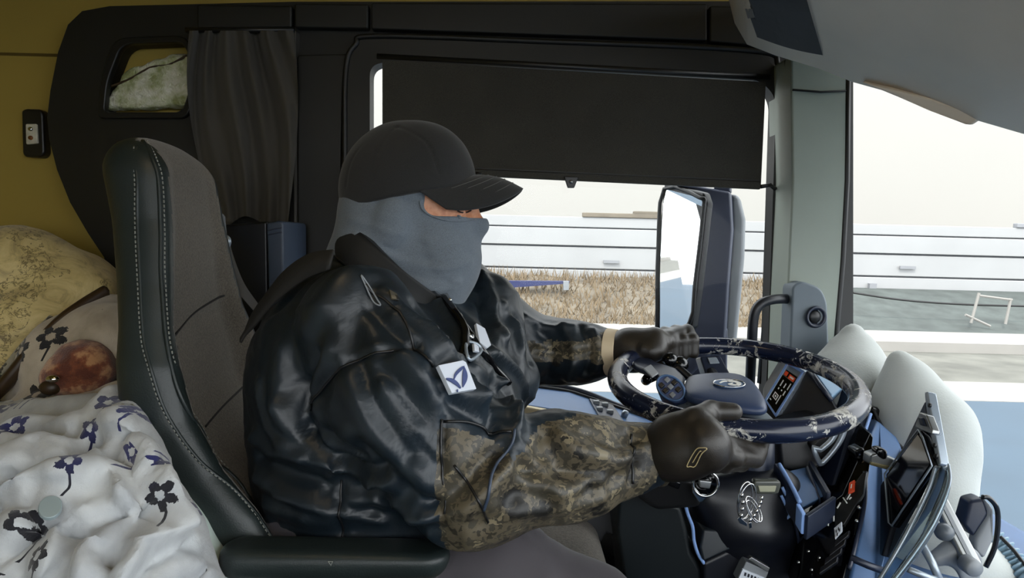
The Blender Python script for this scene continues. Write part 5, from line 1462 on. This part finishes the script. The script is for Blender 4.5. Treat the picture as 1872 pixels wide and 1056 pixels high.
# cream elastic band at the far wrist
ax = unit(L_WR - L_EL); u = unit(np.cross(ax, [0, 0, 1.])); w = np.cross(ax, u); c0 = L_WR + ax * .004
bd = [];
NB = 32
for k, (h, r) in enumerate(((-.013, .0520), (.012, .0485), (.012, .045), (-.013, .048))):
    for t in np.linspace(0, 2 * math.pi, NB, endpoint=False): bd.append(c0 + ax * h + (u * math.cos(t) + w * math.sin(t)) * r)
bf = [(k * NB + i, k * NB + (i + 1) % NB, ((k + 1) % 4) * NB + (i + 1) % NB, ((k + 1) % 4) * NB + i) for k in range(4) for i in range(NB)]
mesh('wrist_band', bd, bf, M['band'], person, bevel=.002)
# ------------------------------------------------------------------ dashboard
db = tag(empty('dashboard', (.7, 1.2, .04)), 'truck dashboard coloured navy for its sky reflection, with steering column, binnacle and switch console', 'dashboard')
def pr(name, pts, mat, depth=(0, .05, 0), bv=.004, parent=None, seg=2):
    return MB().prism([at(*p) for p in pts], depth).build(name, mat if not isinstance(mat, str) else M[mat], parent if parent is not None else db, bevel=bv, seg=seg)
def sdfpart(name, f, c, e, h, mat, parent=None):
    P, F = isosurface(f, np.asarray(c) - np.asarray(e), np.asarray(c) + np.asarray(e), h, 2)
    return npmesh(name, P, F, M[mat], parent if parent is not None else db)
MB().box((.83, .35, .35), (.42, 2.45, .62)).build('dash_body', M['dash_sky_blue'], db, bevel=.04, seg=4)
MB().box((.50, 1.42, .30), (.40, .40, .52)).build('footwell_panel', M['navy_dark'], db, bevel=.02)
# steering column
ca, cb = at(1374, 770, 1.16), at(1376, 884, 1.17)
mesh('column_sleeve', *lathe([(.038, 0), (.038, .085), (.042, .10), (.042, .13)], ca, unit(cb - ca), 36), M['navy'], db, True)
def shroud(P):
    d = d_ell(P, at(1352, 936, 1.16), (.088, .10, .058))
    d = smin(d, d_chain(P, [at(1300, 905, 1.12), at(1420, 900, 1.14)], [.035, .045], .03), .04)
    d = smin(d, d_box(P, at(1352, 1010, 1.18), (.075, .09, .09), .03), .03)
    return d
sdfpart('column_shroud', shroud, at(1352, 960, 1.16), (.14, .14, .16), .007, 'navy_dark')
pr('stalk_box', [(1188, 872, 1.06), (1236, 868, 1.05), (1290, 884, 1.05), (1284, 930, 1.06), (1200, 936, 1.07), (1150, 900, 1.08), (1156, 884, 1.08)], 'black', (0, .14, 0), .012)
pr('stalk_lid', [(1206, 868, 1.04), (1246, 882, 1.04), (1242, 896, 1.042), (1204, 880, 1.042)], 'gloss_black', (0, .02, 0), .003)
pr('knee_panel', [(1132, 890, 1.12), (1246, 925, 1.10), (1258, 968, 1.10), (1266, 1010, 1.10), (1284, 1040, 1.10), (1290, 1150, 1.10), (1150, 1150, 1.14), (1126, 960, 1.14)], plain('green_black_plastic', (14, 22, 26), .5), (0, .12, 0), .01)
mesh('panel_edge', *tube(catmull([at(x, y, 1.09) for x, y in ((1251, 914), (1257, 938), (1266, 962), (1269, 990), (1277, 1014), (1288, 1030))], 6), .003, 8), M['lightblue_edge'], db, True)
pr('lower_cover', [(1284, 1028, 1.085), (1360, 992, 1.085), (1440, 950, 1.09), (1452, 990, 1.10), (1452, 1150, 1.10), (1288, 1150, 1.085)], 'navy_dark', (0, .1, 0), .008)
pr('cover_lip', [(1286, 968, 1.088), (1350, 972, 1.085), (1430, 945, 1.09), (1440, 950, 1.085), (1360, 993, 1.08), (1286, 1027, 1.08), (1280, 1000, 1.085)], plain('slate_plastic', (26, 32, 38), .5), (0, .1, 0), .006)
for pts in (((1436, 950), (1448, 930), (1430, 890)), ((1452, 948), (1462, 1000), (1462, 1056)), ((1428, 905), (1440, 930), (1446, 945))):
    mesh('panel_edge', *tube(catmull([at(x, y, 1.085) for x, y in pts], 6), .0028, 7), M['lightblue_edge'] if pts[0][0] != 1452 else M['navy'], db, True)
# card holder at the foot of the column
ch = tag(empty('card_holder', tuple(at(1385, 1040, 1.06))), 'grey clip with a white printed card below the steering column', 'card holder')
pr('clip', [(1368, 1022, 1.06), (1374, 1018, 1.06), (1408, 1038, 1.06), (1404, 1046, 1.06)], 'steel', (0, .01, 0), .001, ch)
pr('holder', [(1364, 1026, 1.065), (1406, 1044, 1.065), (1392, 1080, 1.065), (1348, 1062, 1.065)], 'grey', (0, .025, 0), .002, ch)
cd = pr('card', [(1358, 1040, 1.062), (1398, 1056, 1.062), (1388, 1080, 1.062), (1348, 1062, 1.062)], 'paper', (0, .004, 0), .0005, ch)
for i in range(5):
    x = 1362 + i * 6; y = 1046 + i * 2.4
    pr('letter', [(x, y, 1.0605), (x + 3, y + 1.2, 1.0605), (x + 1.5, y + 7, 1.0605), (x - 1.5, y + 6, 1.0605)], 'ink', (0, .001, 0), 0, cd)
# ---- bin beside the column
bn = [(1417, 846, 1.12), (1430, 852, 1.12), (1462, 916, 1.05), (1466, 946, 1.04), (1522, 906, 1.06), (1500, 868, 1.12), (1484, 842, 1.18)]
B3 = [at(*p) for p in bn]
pr('bin_floor', [(1432, 862, 1.15), (1466, 928, 1.07), (1514, 902, 1.09), (1486, 850, 1.2)], 'dash_sky_blue', (0, .02, -.02), .003)
def strip(name, a, b, mat, h=.05, t=.008, parent=None):
    a, b = np.asarray(a), np.asarray(b); d = unit(b - a); n = unit(np.cross(d, [0, 0, 1.]))
    return MB().prism([a, b, b - V(0, 0, h), a - V(0, 0, h)], n * t).build(name, M[mat], parent or db, bevel=.002)
strip('bin_wall', at(1422, 846, 1.13), at(1464, 918, 1.05), 'navy', .04)
strip('bin_wall', at(1462, 918, 1.05), at(1474, 938, 1.035), 'lightblue_edge', .035)
strip('bin_wall', at(1470, 940, 1.035), at(1522, 905, 1.06), 'navy', .04)
strip('bin_wall', at(1486, 842, 1.18), at(1520, 900, 1.07), 'navy', .04)
strip('bin_divider', at(1478, 850, 1.16), at(1502, 912, 1.08), 'navy', .03, .004)
mesh('bin_edge', *tube(catmull([at(x, y, Y) for x, y, Y in ((1424, 848, 1.12), (1445, 884, 1.08), (1462, 918, 1.045))], 6), .004, 7), M['lightblue_edge'], db, True)
# ---- instrument binnacle: hood, face and side panel with gauges
pr('binnacle_side', [(1441, 660, 1.36), (1474, 674, 1.32), (1520, 732, 1.26), (1560, 790, 1.24), (1520, 868, 1.24), (1470, 880, 1.26), (1412, 860, 1.28), (1396, 735, 1.34)], 'navy_dark', (.05, .14, 0), .01)
hood = MB().prism([at(*p) for p in ((1436, 658, 1.40), (1476, 668, 1.34), (1520, 728, 1.27), (1550, 700, 1.30), (1500, 652, 1.42), (1470, 645, 1.46))], (.0, .03, -.03)).build('binnacle_hood', plain('pale_blue_dash_top', (112, 142, 168), .5, bump=.1, bscale=400), db, bevel=.006)
mesh('hood_edge', *tube([at(x, y, Y) for x, y, Y in ((1476, 670, 1.32), (1496, 700, 1.28), (1502, 708, 1.27), (1520, 732, 1.25))], .005, 8), M['navy'], db, True)
gp_ = [(1441, 662, 1.345), (1471, 679, 1.312), (1419, 763, 1.30), (1399, 732, 1.33)]
gpan = pr('gauge_panel', gp_, 'silver', (.02, .02, 0), .003)
G = [at(*p) for p in gp_]; gn = unit(np.cross(G[1] - G[0], G[3] - G[0])); gn = gn if gn[1] < 0 else -gn
def gq(u, v, l=.002): return lerp(lerp(G[0], G[1], u), lerp(G[3], G[2], u), v) + gn * l
def gquad(name, u0, u1, v0, v1, mat, l=.0025, th=.002):
    MB().prism([gq(u0, v0, l), gq(u1, v0, l), gq(u1, v1, l), gq(u0, v1, l)], -gn * th).build(name, M[mat], gpan)
gquad('gauge_face', .12, .86, .30, .97, 'gloss_black')
gquad('gauge_face', .14, .84, .16, .29, 'gloss_black', .0022)
gquad('warning_light', .18, .34, .19, .28, 'orange', .004); gquad('warning_light', .46, .82, .20, .29, 'orange', .004)
gquad('light_mark', .54, .76, .225, .26, 'white_plastic', .0048, .001)
for u, v0, v1 in ((.30, .38, .52), (.52, .40, .50), (.74, .34, .48), (.3, .56, .60), (.5, .55, .58), (.70, .52, .62)):
    gquad('gauge_mark', u, u + .05, v0, v1, 'white_plastic', .004, .001)
for (u0, u1, v0, v1) in ((.26, .30, .68, .80), (.50, .54, .68, .80), (.26, .54, .68, .70), (.26, .54, .78, .80), (.36, .44, .72, .76), (.2, .3, .86, .88), (.62, .66, .64, .84)):
    gquad('gauge_mark', u0, u1, v0, v1, 'white_plastic', .004, .001)
for (u0, u1, v0, v1) in ((0, .06, 0, 1), (.92, 1.0, 0, 1), (0, 1, 0, .05), (0, 1, .96, 1)): gquad('frame_edge', u0, u1, v0, v1, 'lightblue_edge', .005, .004)
# pull handle below the binnacle
hc_ = catmull([at(x, y, 1.17) for x, y in ((1486, 818), (1496, 842), (1504, 845), (1530, 815), (1543, 788), (1540, 776), (1530, 768), (1532, 780), (1520, 804), (1500, 822))], 5)
mesh('pull_handle', *tube(hc_, .005, 8, True), M['silver'], db, True)
pr('handle_recess', [(1484, 815, 1.19), (1500, 848, 1.19), (1548, 790, 1.19), (1532, 764, 1.2)], 'black', (0, .03, 0), .003)
pr('column_side', [(1420, 800, 1.22), (1490, 775, 1.21), (1520, 770, 1.21), (1545, 790, 1.20), (1505, 850, 1.19), (1480, 870, 1.2), (1425, 862, 1.22)], 'navy_dark', (0, .1, 0), .01)
# centre console blade and switch face
pr('console_blade', [(1568, 714, 1.27), (1576, 716, 1.27), (1594, 750, 1.24), (1592, 762, 1.24), (1540, 905, 1.14), (1516, 908, 1.14), (1548, 800, 1.2), (1556, 760, 1.24)], 'navy', (0, .06, 0), .004)
mesh('blade_edge', *tube([at(x, y, Y) for x, y, Y in ((1592, 756, 1.235), (1568, 830, 1.18), (1540, 905, 1.13))], .003, 7), M['lightblue_edge'], db, True)
pr('blade_foot', [(1594, 742, 1.27), (1606, 745, 1.27), (1612, 752, 1.27), (1606, 772, 1.27), (1594, 768, 1.27)], 'gloss_black', (0, .03, 0), .004)
pr('switch_face', [(1592, 790, 1.14), (1597, 800, 1.14), (1588, 880, 1.08), (1572, 950, 1.03), (1548, 1030, .99), (1538, 1090, .97), (1452, 1090, 1.02), (1470, 985, 1.06), (1500, 935, 1.08), (1540, 905, 1.10)], 'gloss_black', (.02, .08, 0), .004)
SFp = [at(1592, 790, 1.14), at(1548, 1030, .99), at(1470, 985, 1.06)]
sfn = unit(np.cross(SFp[1] - SFp[0], SFp[2] - SFp[0])); sfn = sfn if sfn[1] < 0 else -sfn
def onsf(px, py, l=.004):
    v = ray(px, py); return CAM + v * (np.dot(SFp[0] - CAM, sfn) / np.dot(v, sfn)) + sfn * l
def sfq(name, pts, mat, l=.006, th=.008, bv=.001):
    return MB().prism([onsf(x, y, l) for x, y in pts], -sfn * th).build(name, M[mat], db, bevel=bv)
sfq('switch_bank', [(1578, 868), (1586, 866), (1580, 905), (1545, 962), (1528, 966), (1530, 935)], 'black', .006)
hz = sfq('hazard_switch', [(1556, 888), (1566, 882), (1565, 902), (1554, 908)], 'orange', .010)
sfq('switch_mark', [(1560, 892), (1562, 891), (1561, 898), (1559, 899)], 'white_plastic', .0112, .001, 0)
lb = sfq('switch_label', [(1528, 970), (1542, 958), (1543, 975), (1530, 990)], 'paper', .009, .004)
for (x, y) in ((1532, 974), (1536, 970), (1534, 980), (1538, 972)): sfq('label_mark', [(x, y), (x + 1.6, y - 1), (x + 1.6, y + 4), (x, y + 5)], 'ink', .0096, .001, 0)
for (a, b) in (((1517, 940), (1518, 966)), ((1528, 930), (1528, 958)), ((1540, 924), (1534, 934)), ((1545, 915), (1552, 925)), ((1552, 918), (1558, 908)), ((1556, 918), (1560, 914))):
    mesh('switch_outline', *tube([onsf(*a, .009), onsf(*b, .009)], .0012, 5), M['white_plastic'], db, True)
for i, (x, y) in enumerate(((1500, 1022), (1486, 1044), (1462, 1030), (1572, 930), (1568, 955), (1480, 1010))):
    mesh('panel_screw', *lathe([(.003, 0), (.002, .003)], onsf(x, y, .004), sfn, 10), M['chrome'], db, True)
for k in range(4):
    y = 985 + k * 16; sfq('lower_switch', [(1530 - k * 9, y + 8), (1556 - k * 7, y - 12), (1554 - k * 7, y - 2), (1528 - k * 9, y + 20)], 'navy_dark', .008, .006)
# blue top strip of the console
pr('console_top', [(1604, 768, 1.24), (1640, 800, 1.20), (1652, 822, 1.18), (1640, 870, 1.12), (1622, 910, 1.10), (1618, 1000, 1.04), (1606, 1090, 1.0), (1545, 1090, 1.0), (1574, 960, 1.06), (1586, 880, 1.1), (1592, 800, 1.18)], 'dash_sky_blue', (.03, .10, -.01), .006)
mesh('console_rib', *tube([at(1553, 1018, 1.0), at(1585, 1032, .995), at(1612, 1042, .99)], .006, 8), M['navy'], db, True)
mesh('console_edge', *tube(catmull([at(x, y, Y) for x, y, Y in ((1582, 862, 1.09), (1580, 920, 1.06), (1566, 985, 1.02), (1552, 1040, .99))], 6), .004, 7), M['navy'], db, True)
sh_ = mesh('top_cord', *tube(catmull([at(x, y, Y) for x, y, Y in ((1596, 748, 1.27), (1610, 776, 1.25), (1630, 800, 1.22), (1652, 822, 1.18))], 6), .004, 7), M['rubber'], db, True)
# multi-function stalks behind the wheel
sk = pr('stalk_switch', [(1280, 652, 1.36), (1318, 650, 1.36), (1336, 684, 1.33), (1290, 684, 1.33)], 'navy', (0, .04, -.01), .004)
pr('stalk_cap', [(1294, 654, 1.352), (1310, 653, 1.352), (1316, 664, 1.345), (1298, 665, 1.345)], 'silver', (0, .006, 0), .001, sk)
mesh('stalk', *tube([at(1300, 680, 1.34), at(1330, 720, 1.25)], .011, 10), M['navy_dark'], db, True)
for (x, y, r) in ((1222, 660, .014), (1240, 668, .016), (1180, 696, .010)):
    mesh('stalk_knob', *lathe([(r, 0), (r * 1.05, .012), (r * .6, .02)], at(x, y, 1.30), (.2, -.8, .6), 18), M['gloss_black'], db, True)
mesh('stalk', *tube([at(1180, 696, 1.3), at(1240, 672, 1.28), at(1320, 740, 1.22)], .008, 10), M['navy_dark'], db, True)
# ------------------------------------------------------------------ keys
ks = tag(empty('ignition_key', tuple(at(1288, 890, 1.03))), 'silver ringed ignition key with a pointed tag below the glove', 'key')
rc_ = at(1290, 884, 1.035)
mesh('key_ring', *tube([rc_ + V(math.cos(t) * .0205, 0, math.sin(t) * .0205) for t in np.linspace(0, 2 * math.pi, 36, endpoint=False)], .0022, 8, True), M['chrome'], ks, True)
pr('key_tag', [(1264, 880, 1.04), (1266, 900, 1.04), (1278, 918, 1.04), (1284, 917, 1.04), (1296, 904, 1.04), (1280, 902, 1.04), (1272, 892, 1.04)], 'chrome', (0, .004, 0), .001, ks)
pr('key_tag', [(1284, 862, 1.04), (1292, 858, 1.04), (1304, 866, 1.04), (1294, 866, 1.04)], 'chrome', (0, .004, 0), .001, ks)
pr('key_head', [(1278, 877, 1.038), (1302, 880, 1.038), (1298, 894, 1.038), (1280, 891, 1.038)], 'steel', (0, .006, 0), .002, ks)
mesh('key_barrel', *lathe([(.0175, 0), (.0175, .03)], at(1290, 884, 1.042), (0, 1, 0), 24), M['gloss_black'], ks, True)
kb = tag(empty('key_bunch', tuple(at(1370, 930, 1.0))), 'bunch of rings and chain on a smoky fob hanging from the column', 'keys')
pr('fob', [(1380, 878, 1.01), (1426, 878, 1.01), (1430, 886, 1.01), (1424, 904, 1.01), (1384, 904, 1.01), (1377, 890, 1.01)], plain('smoky_plastic', (70, 72, 66), .15, var=.1), (0, .016, 0), .004, kb)
pr('fob_window', [(1386, 888, 1.008), (1420, 888, 1.008), (1417, 899, 1.008), (1389, 899, 1.008)], plain('pale_lens', (150, 150, 130), .15, var=.1), (0, .003, 0), .001, kb)
for (cx_, cy_, rx, ry, rot) in ((1362, 914, 13, 34, .15), (1366, 916, 14, 33, .25), (1378, 930, 9, 26, -.5), (1376, 934, 8, 22, -.45)):
    pts = []
    for t in np.linspace(0, 2 * math.pi, 30, endpoint=False):
        x, y = rx * math.cos(t), ry * math.sin(t)
        pts.append(at(cx_ + x * math.cos(rot) - y * math.sin(rot), cy_ + x * math.sin(rot) + y * math.cos(rot), 1.0 + .004 * math.cos(t)))
    mesh('split_ring', *tube(pts, .0012, 6, True), M['chrome'], kb, True)
for (x, y) in ((1356, 905), (1358, 918), (1357, 930), (1355, 942), (1390, 918), (1387, 926), (1383, 934), (1378, 942), (1371, 950), (1392, 910)):
    mesh('charm', *lathe([(.001, -.004), (.0035, 0), (.001, .004)], at(x, y, .996), (.3, -.3, 1), 8), M['chrome'], kb, True)
pr('key_blade', [(1348, 948, .998), (1352, 944, .998), (1366, 956, .998), (1366, 962, .998), (1352, 956, .998)], 'chrome', (0, .002, 0), .0004, kb)
pr('key_blade', [(1369, 956, .998), (1374, 954, .998), (1375, 964, .998), (1370, 966, .998)], 'chrome', (0, .002, 0), .0004, kb)
# ------------------------------------------------------------------ cushions against the windscreen
def cushion_thing(name, label, spine, rad, box, seed, squash):
    def f(P):
        W = P + .02 * np.stack([fbm(P * 7, 2, seed) - .5, fbm(P * 7, 2, seed + 1) - .5, fbm(P * 7, 2, seed + 2) - .5], 1)
        d = None
        for pts, r in zip(spine, rad):
            e = d_chain(W, bp3(pts), r, .06); d = e if d is None else smin(d, e, .05)
        return (d - .006 * (ridged(P, 9.0, seed + 5) - .6)) * .8
    c = at(*box[0]); P, F = isosurface(f, c - V(*box[1]), c + V(*box[1]), .009, 1)
    o = npmesh(name, P, F, M['cushion']); tag(o, label, 'cushion', 'cushions on the dashboard'); return o
cushion_thing('cushion', 'white brushed cushion behind the steering wheel, touching the pillar', [[(1560, 608, 1.46), (1558, 650, 1.45), (1556, 705, 1.43), (1560, 800, 1.40)], [(1548, 700, 1.43), (1588, 730, 1.40)]], [[.014, .038, .068, .075], [.06, .05]], ((1560, 720, 1.43), (.20, .16, .26)), 101, 1)
cushion_thing('cushion', 'white brushed cushion standing behind the tablet, nearer the camera', [[(1641, 652, 1.31), (1656, 690, 1.30), (1682, 765, 1.27), (1690, 900, 1.22), (1690, 990, 1.2)], [(1640, 740, 1.30), (1712, 790, 1.25), (1700, 920, 1.22)]], [[.013, .032, .060, .062, .05], [.035, .055, .06]], ((1685, 830, 1.25), (.22, .18, .32)), 121, 1)
# ------------------------------------------------------------------ tablet on its clamp
tbt = tag(empty('tablet', tuple(at(1640, 1000, 1.0))), 'dark tablet in a spring cradle standing edge-on above the console', 'tablet')
TA, TB_, TC = at(1694, 716, 1.01), at(1722, 852, .93), at(1618, 900, 1.06)
tn = unit(np.cross(TB_ - TA, TC - TA)); tn = tn if np.dot(tn, ray(1670, 850)) < 0 else -tn
def ont(px, py, l=0):
    v = ray(px, py); return CAM + v * (np.dot(TA - CAM, tn) / np.dot(v, tn)) + tn * l
def tq(name, pts, mat, l=0, th=.01, bv=.002, parent=tbt):
    return MB().prism([ont(x, y, l) for x, y in pts], -tn * th).build(name, M[mat], parent, bevel=bv)
tq('back_plate', [(1690, 732), (1700, 790), (1722, 855), (1690, 930), (1622, 1020), (1616, 1010), (1617, 890), (1645, 826)], 'slate', 0, .012, .003)
tb_b = tq('tablet_body', [(1694, 786), (1702, 800), (1721, 854), (1644, 966), (1638, 960), (1630, 868)], 'gloss_black', .010, .012, .003)
tq('screen', [(1691, 796), (1698, 806), (1714, 850), (1648, 948), (1634, 872)], 'screen', .0112, .002, .0005, tb_b)
tq('screen_shine', [(1686, 806), (1690, 802), (1694, 812), (1652, 850), (1650, 842)], 'dash_sky_blue', .0116, .001, 0, tb_b) if False else None
bo_ = [ont(x, y, .0125) for x, y in ((1694, 788), (1702, 802), (1720, 854), (1645, 964), (1639, 958), (1631, 869))]
mesh('bezel_highlight', *tube(bo_, .0014, 6, True), M['silver'], tb_b, True)  # silver tube paints a highlight along the tablet's edge
tq('cradle_rail', [(1694, 717), (1700, 716), (1708, 758), (1724, 848), (1718, 854), (1700, 770)], 'silver', .004, .014, .002)
tq('cradle_clip', [(1694, 784), (1702, 757), (1716, 762), (1727, 790), (1726, 798), (1706, 790)], 'steel', .018, .012, .002)
tq('clip_grip', [(1704, 766), (1712, 768), (1718, 784), (1708, 782)], 'navy', .022, .006, .002)
for (x, y) in ((1707, 742), (1716, 815), (1719, 835)): mesh('rail_screw', *lathe([(.004, 0), (.003, .003)], ont(x, y, .005), tn, 12), M['black'], tbt, True)
tq('side_bracket', [(1617, 888), (1630, 870), (1640, 960), (1622, 1018), (1616, 1016)], 'navy_dark', .008, .016, .003)
cm_ = tag(empty('clamp_mount', tuple(at(1600, 850, 1.1))), 'black and brass clamp holding the tablet to the console', 'clamp')
pr('clamp_jaw', [(1564, 824, 1.12), (1578, 818, 1.12), (1582, 822, 1.12), (1580, 838, 1.12), (1566, 840, 1.12)], 'gloss_black', (0, .03, 0), .003, cm_)
mesh('clamp_bar', *tube([at(1576, 832, 1.13), at(1600, 838, 1.10), at(1640, 848, 1.06)], .006, 10), M['black'], cm_, True)
pr('clamp_block', [(1592, 832, 1.075), (1606, 828, 1.07), (1644, 842, 1.06), (1640, 864, 1.06), (1590, 850, 1.075)], 'steel', (0, .025, 0), .003, cm_)
pr('clamp_cap', [(1592, 844, 1.072), (1640, 855, 1.057), (1639, 862, 1.057), (1591, 850, 1.072)], plain('brass_strip', (128, 118, 84), .3, .5), (0, .004, 0), .001, cm_)
pr('clamp_screw', [(1602, 822, 1.07), (1612, 818, 1.07), (1624, 824, 1.065), (1624, 838, 1.065), (1616, 842, 1.065), (1604, 834, 1.07)], 'gloss_black', (0, .02, 0), .004, cm_)
# clear bent shield below the tablet
shd = tag(empty('clear_shield', tuple(at(1650, 1056, .9))), 'clear curved acrylic shield below the tablet', 'shield')
cA = catmull([at(x, y, Y) for x, y, Y in ((1722, 852, .925), (1716, 890, .90), (1690, 950, .87), (1655, 1010, .85), (1610, 1075, .83), (1560, 1140, .82))], 8)
mesh('shield_sheet', *ribbon(cA, [.012 + .02 * math.sin(math.pi * min(1, .1 + i / len(cA))) for i in range(len(cA))], wvec=(-.75, .35, -.45), thick=.003), M['plastic_clear'], shd, True)
for s_ in (-1, 1):
    mesh('shield_edge', *tube([p + unit(V(-.75, .35, -.45)) * s_ * (.006 + .010 * math.sin(math.pi * min(1, .1 + i / len(cA)))) for i, p in enumerate(cA)], .0018 if s_ < 0 else .0026, 8), M['silver'], shd, True)
# ------------------------------------------------------------------ mount arm and phone holder
ma = tag(empty('mount_arm', tuple(at(1780, 1056, .98))), 'grey folding mount arm with a round pivot beside the shield', 'mount')
a1, a2 = at(1712, 896, 1.06), at(1784, 1036, .98)
d_ = unit(a2 - a1); s_ = unit(np.cross(d_, [0, -1., 0]))
MB().prism([a1 + s_ * .012, a2 + s_ * .013, a2 - s_ * .013, a1 - s_ * .012], (0, .022, 0)).build('arm_beam', M['steel'], ma, bevel=.004)
MB().prism([a1 + s_ * .004 - V(0, .002, 0), a2 + s_ * .004 - V(0, .002, 0), a2 - s_ * .002 - V(0, .002, 0), a1 - s_ * .002 - V(0, .002, 0)], (0, .004, 0)).build('arm_groove', M['grey'], ma)
mesh('arm_pivot', *lathe([(.012, -.004), (.0135, .0), (.0135, .018), (.010, .02)], at(1780, 1038, .97), (0, 1, 0), 26), M['grey'], ma, True)
mesh('arm_knob', *lathe([(.006, -.01), (.013, -.006), (.014, .006), (.008, .014)], at(1727, 972, 1.02), (-.7, -.5, .3), 20), plain('dark_grey_knob', (84, 90, 96), .35), ma, True)
mesh('support_rod', *tube([at(1684, 992, 1.0), at(1705, 1030, .98), at(1722, 1070, .97)], .006, 8), M['silver'], ma, True)
mesh('support_rod', *tube([at(1660, 1040, .97), at(1700, 1056, .97), at(1740, 1062, .98)], .005, 8), M['silver'], ma, True)
def yoke(P):
    d = d_chain(P, [at(1712, 1020, 1.02), at(1740, 1008, 1.02), at(1768, 1022, 1.01), at(1776, 1056, 1.0)], [.012, .014, .015, .016], .02)
    return smax(d, np.abs(P[:, 1] - 1.015) - .014, .004)
sdfpart('arm_yoke', yoke, at(1745, 1030, 1.01), (.09, .05, .08), .005, 'grey', ma)
ph = tag(empty('phone_holder', tuple(at(1795, 1020, 1.0))), 'navy phone holder with a grey rim at the foot of the windscreen', 'phone holder')
pr('holder_face', [(1775, 916, 1.06), (1800, 910, 1.06), (1810, 940, 1.05), (1782, 985, 1.05), (1762, 960, 1.06)], 'navy', (0, .03, 0), .006, ph)
pr('holder_side', [(1800, 910, 1.055), (1818, 930, 1.05), (1818, 985, 1.04), (1800, 1024, 1.03), (1782, 1005, 1.04), (1784, 985, 1.045), (1808, 940, 1.05)], 'grey', (0, .02, 0), .005, ph)
mesh('holder_rim', *tube(catmull([at(x, y, 1.045) for x, y in ((1796, 908), (1808, 910), (1822, 928), (1824, 960), (1818, 1000), (1802, 1036))], 6), .004, 8), M['gloss_black'], ph, True)
hs = tag(empty('hose', tuple(at(1850, 1040, 1.0))), 'ribbed grey blue hose at the lower right below the windscreen', 'hose')
hp_ = catmull([at(x, y, Y) for x, y, Y in ((1812, 985, 1.12), (1836, 1010, 1.10), (1856, 1036, 1.08), (1885, 1064, 1.05), (1930, 1100, 1.0))], 14)
mesh('hose_tube', *tube(hp_, [.020 + .004 * math.sin(i * 1.25) for i in range(len(hp_))], 14), plain('grey_blue_rubber', (110, 136, 152), .35, var=.1), hs, True)
mesh('hose_wire', *tube([p + V(.0, -.02, .014) for p in hp_], .003, 6), M['rubber'], hs, True)
# folded white cloth below the near cushion
def cloth(P):
    d = d_chain(P, bp3([(1690, 1010, 1.14), (1740, 1030, 1.12), (1800, 1060, 1.1)]), [.06, .06, .05], .04)
    return d - .008 * (ridged(P, 12, 7) - .5)
c_ = at(1745, 1035, 1.12); P_, F_ = isosurface(cloth, c_ - V(.18, .12, .14), c_ + V(.18, .12, .12), .009, 1)
tag(npmesh('cloth', P_, F_, M['cushion']), 'folded white cloth lying under the grey mount arm', 'cloth')
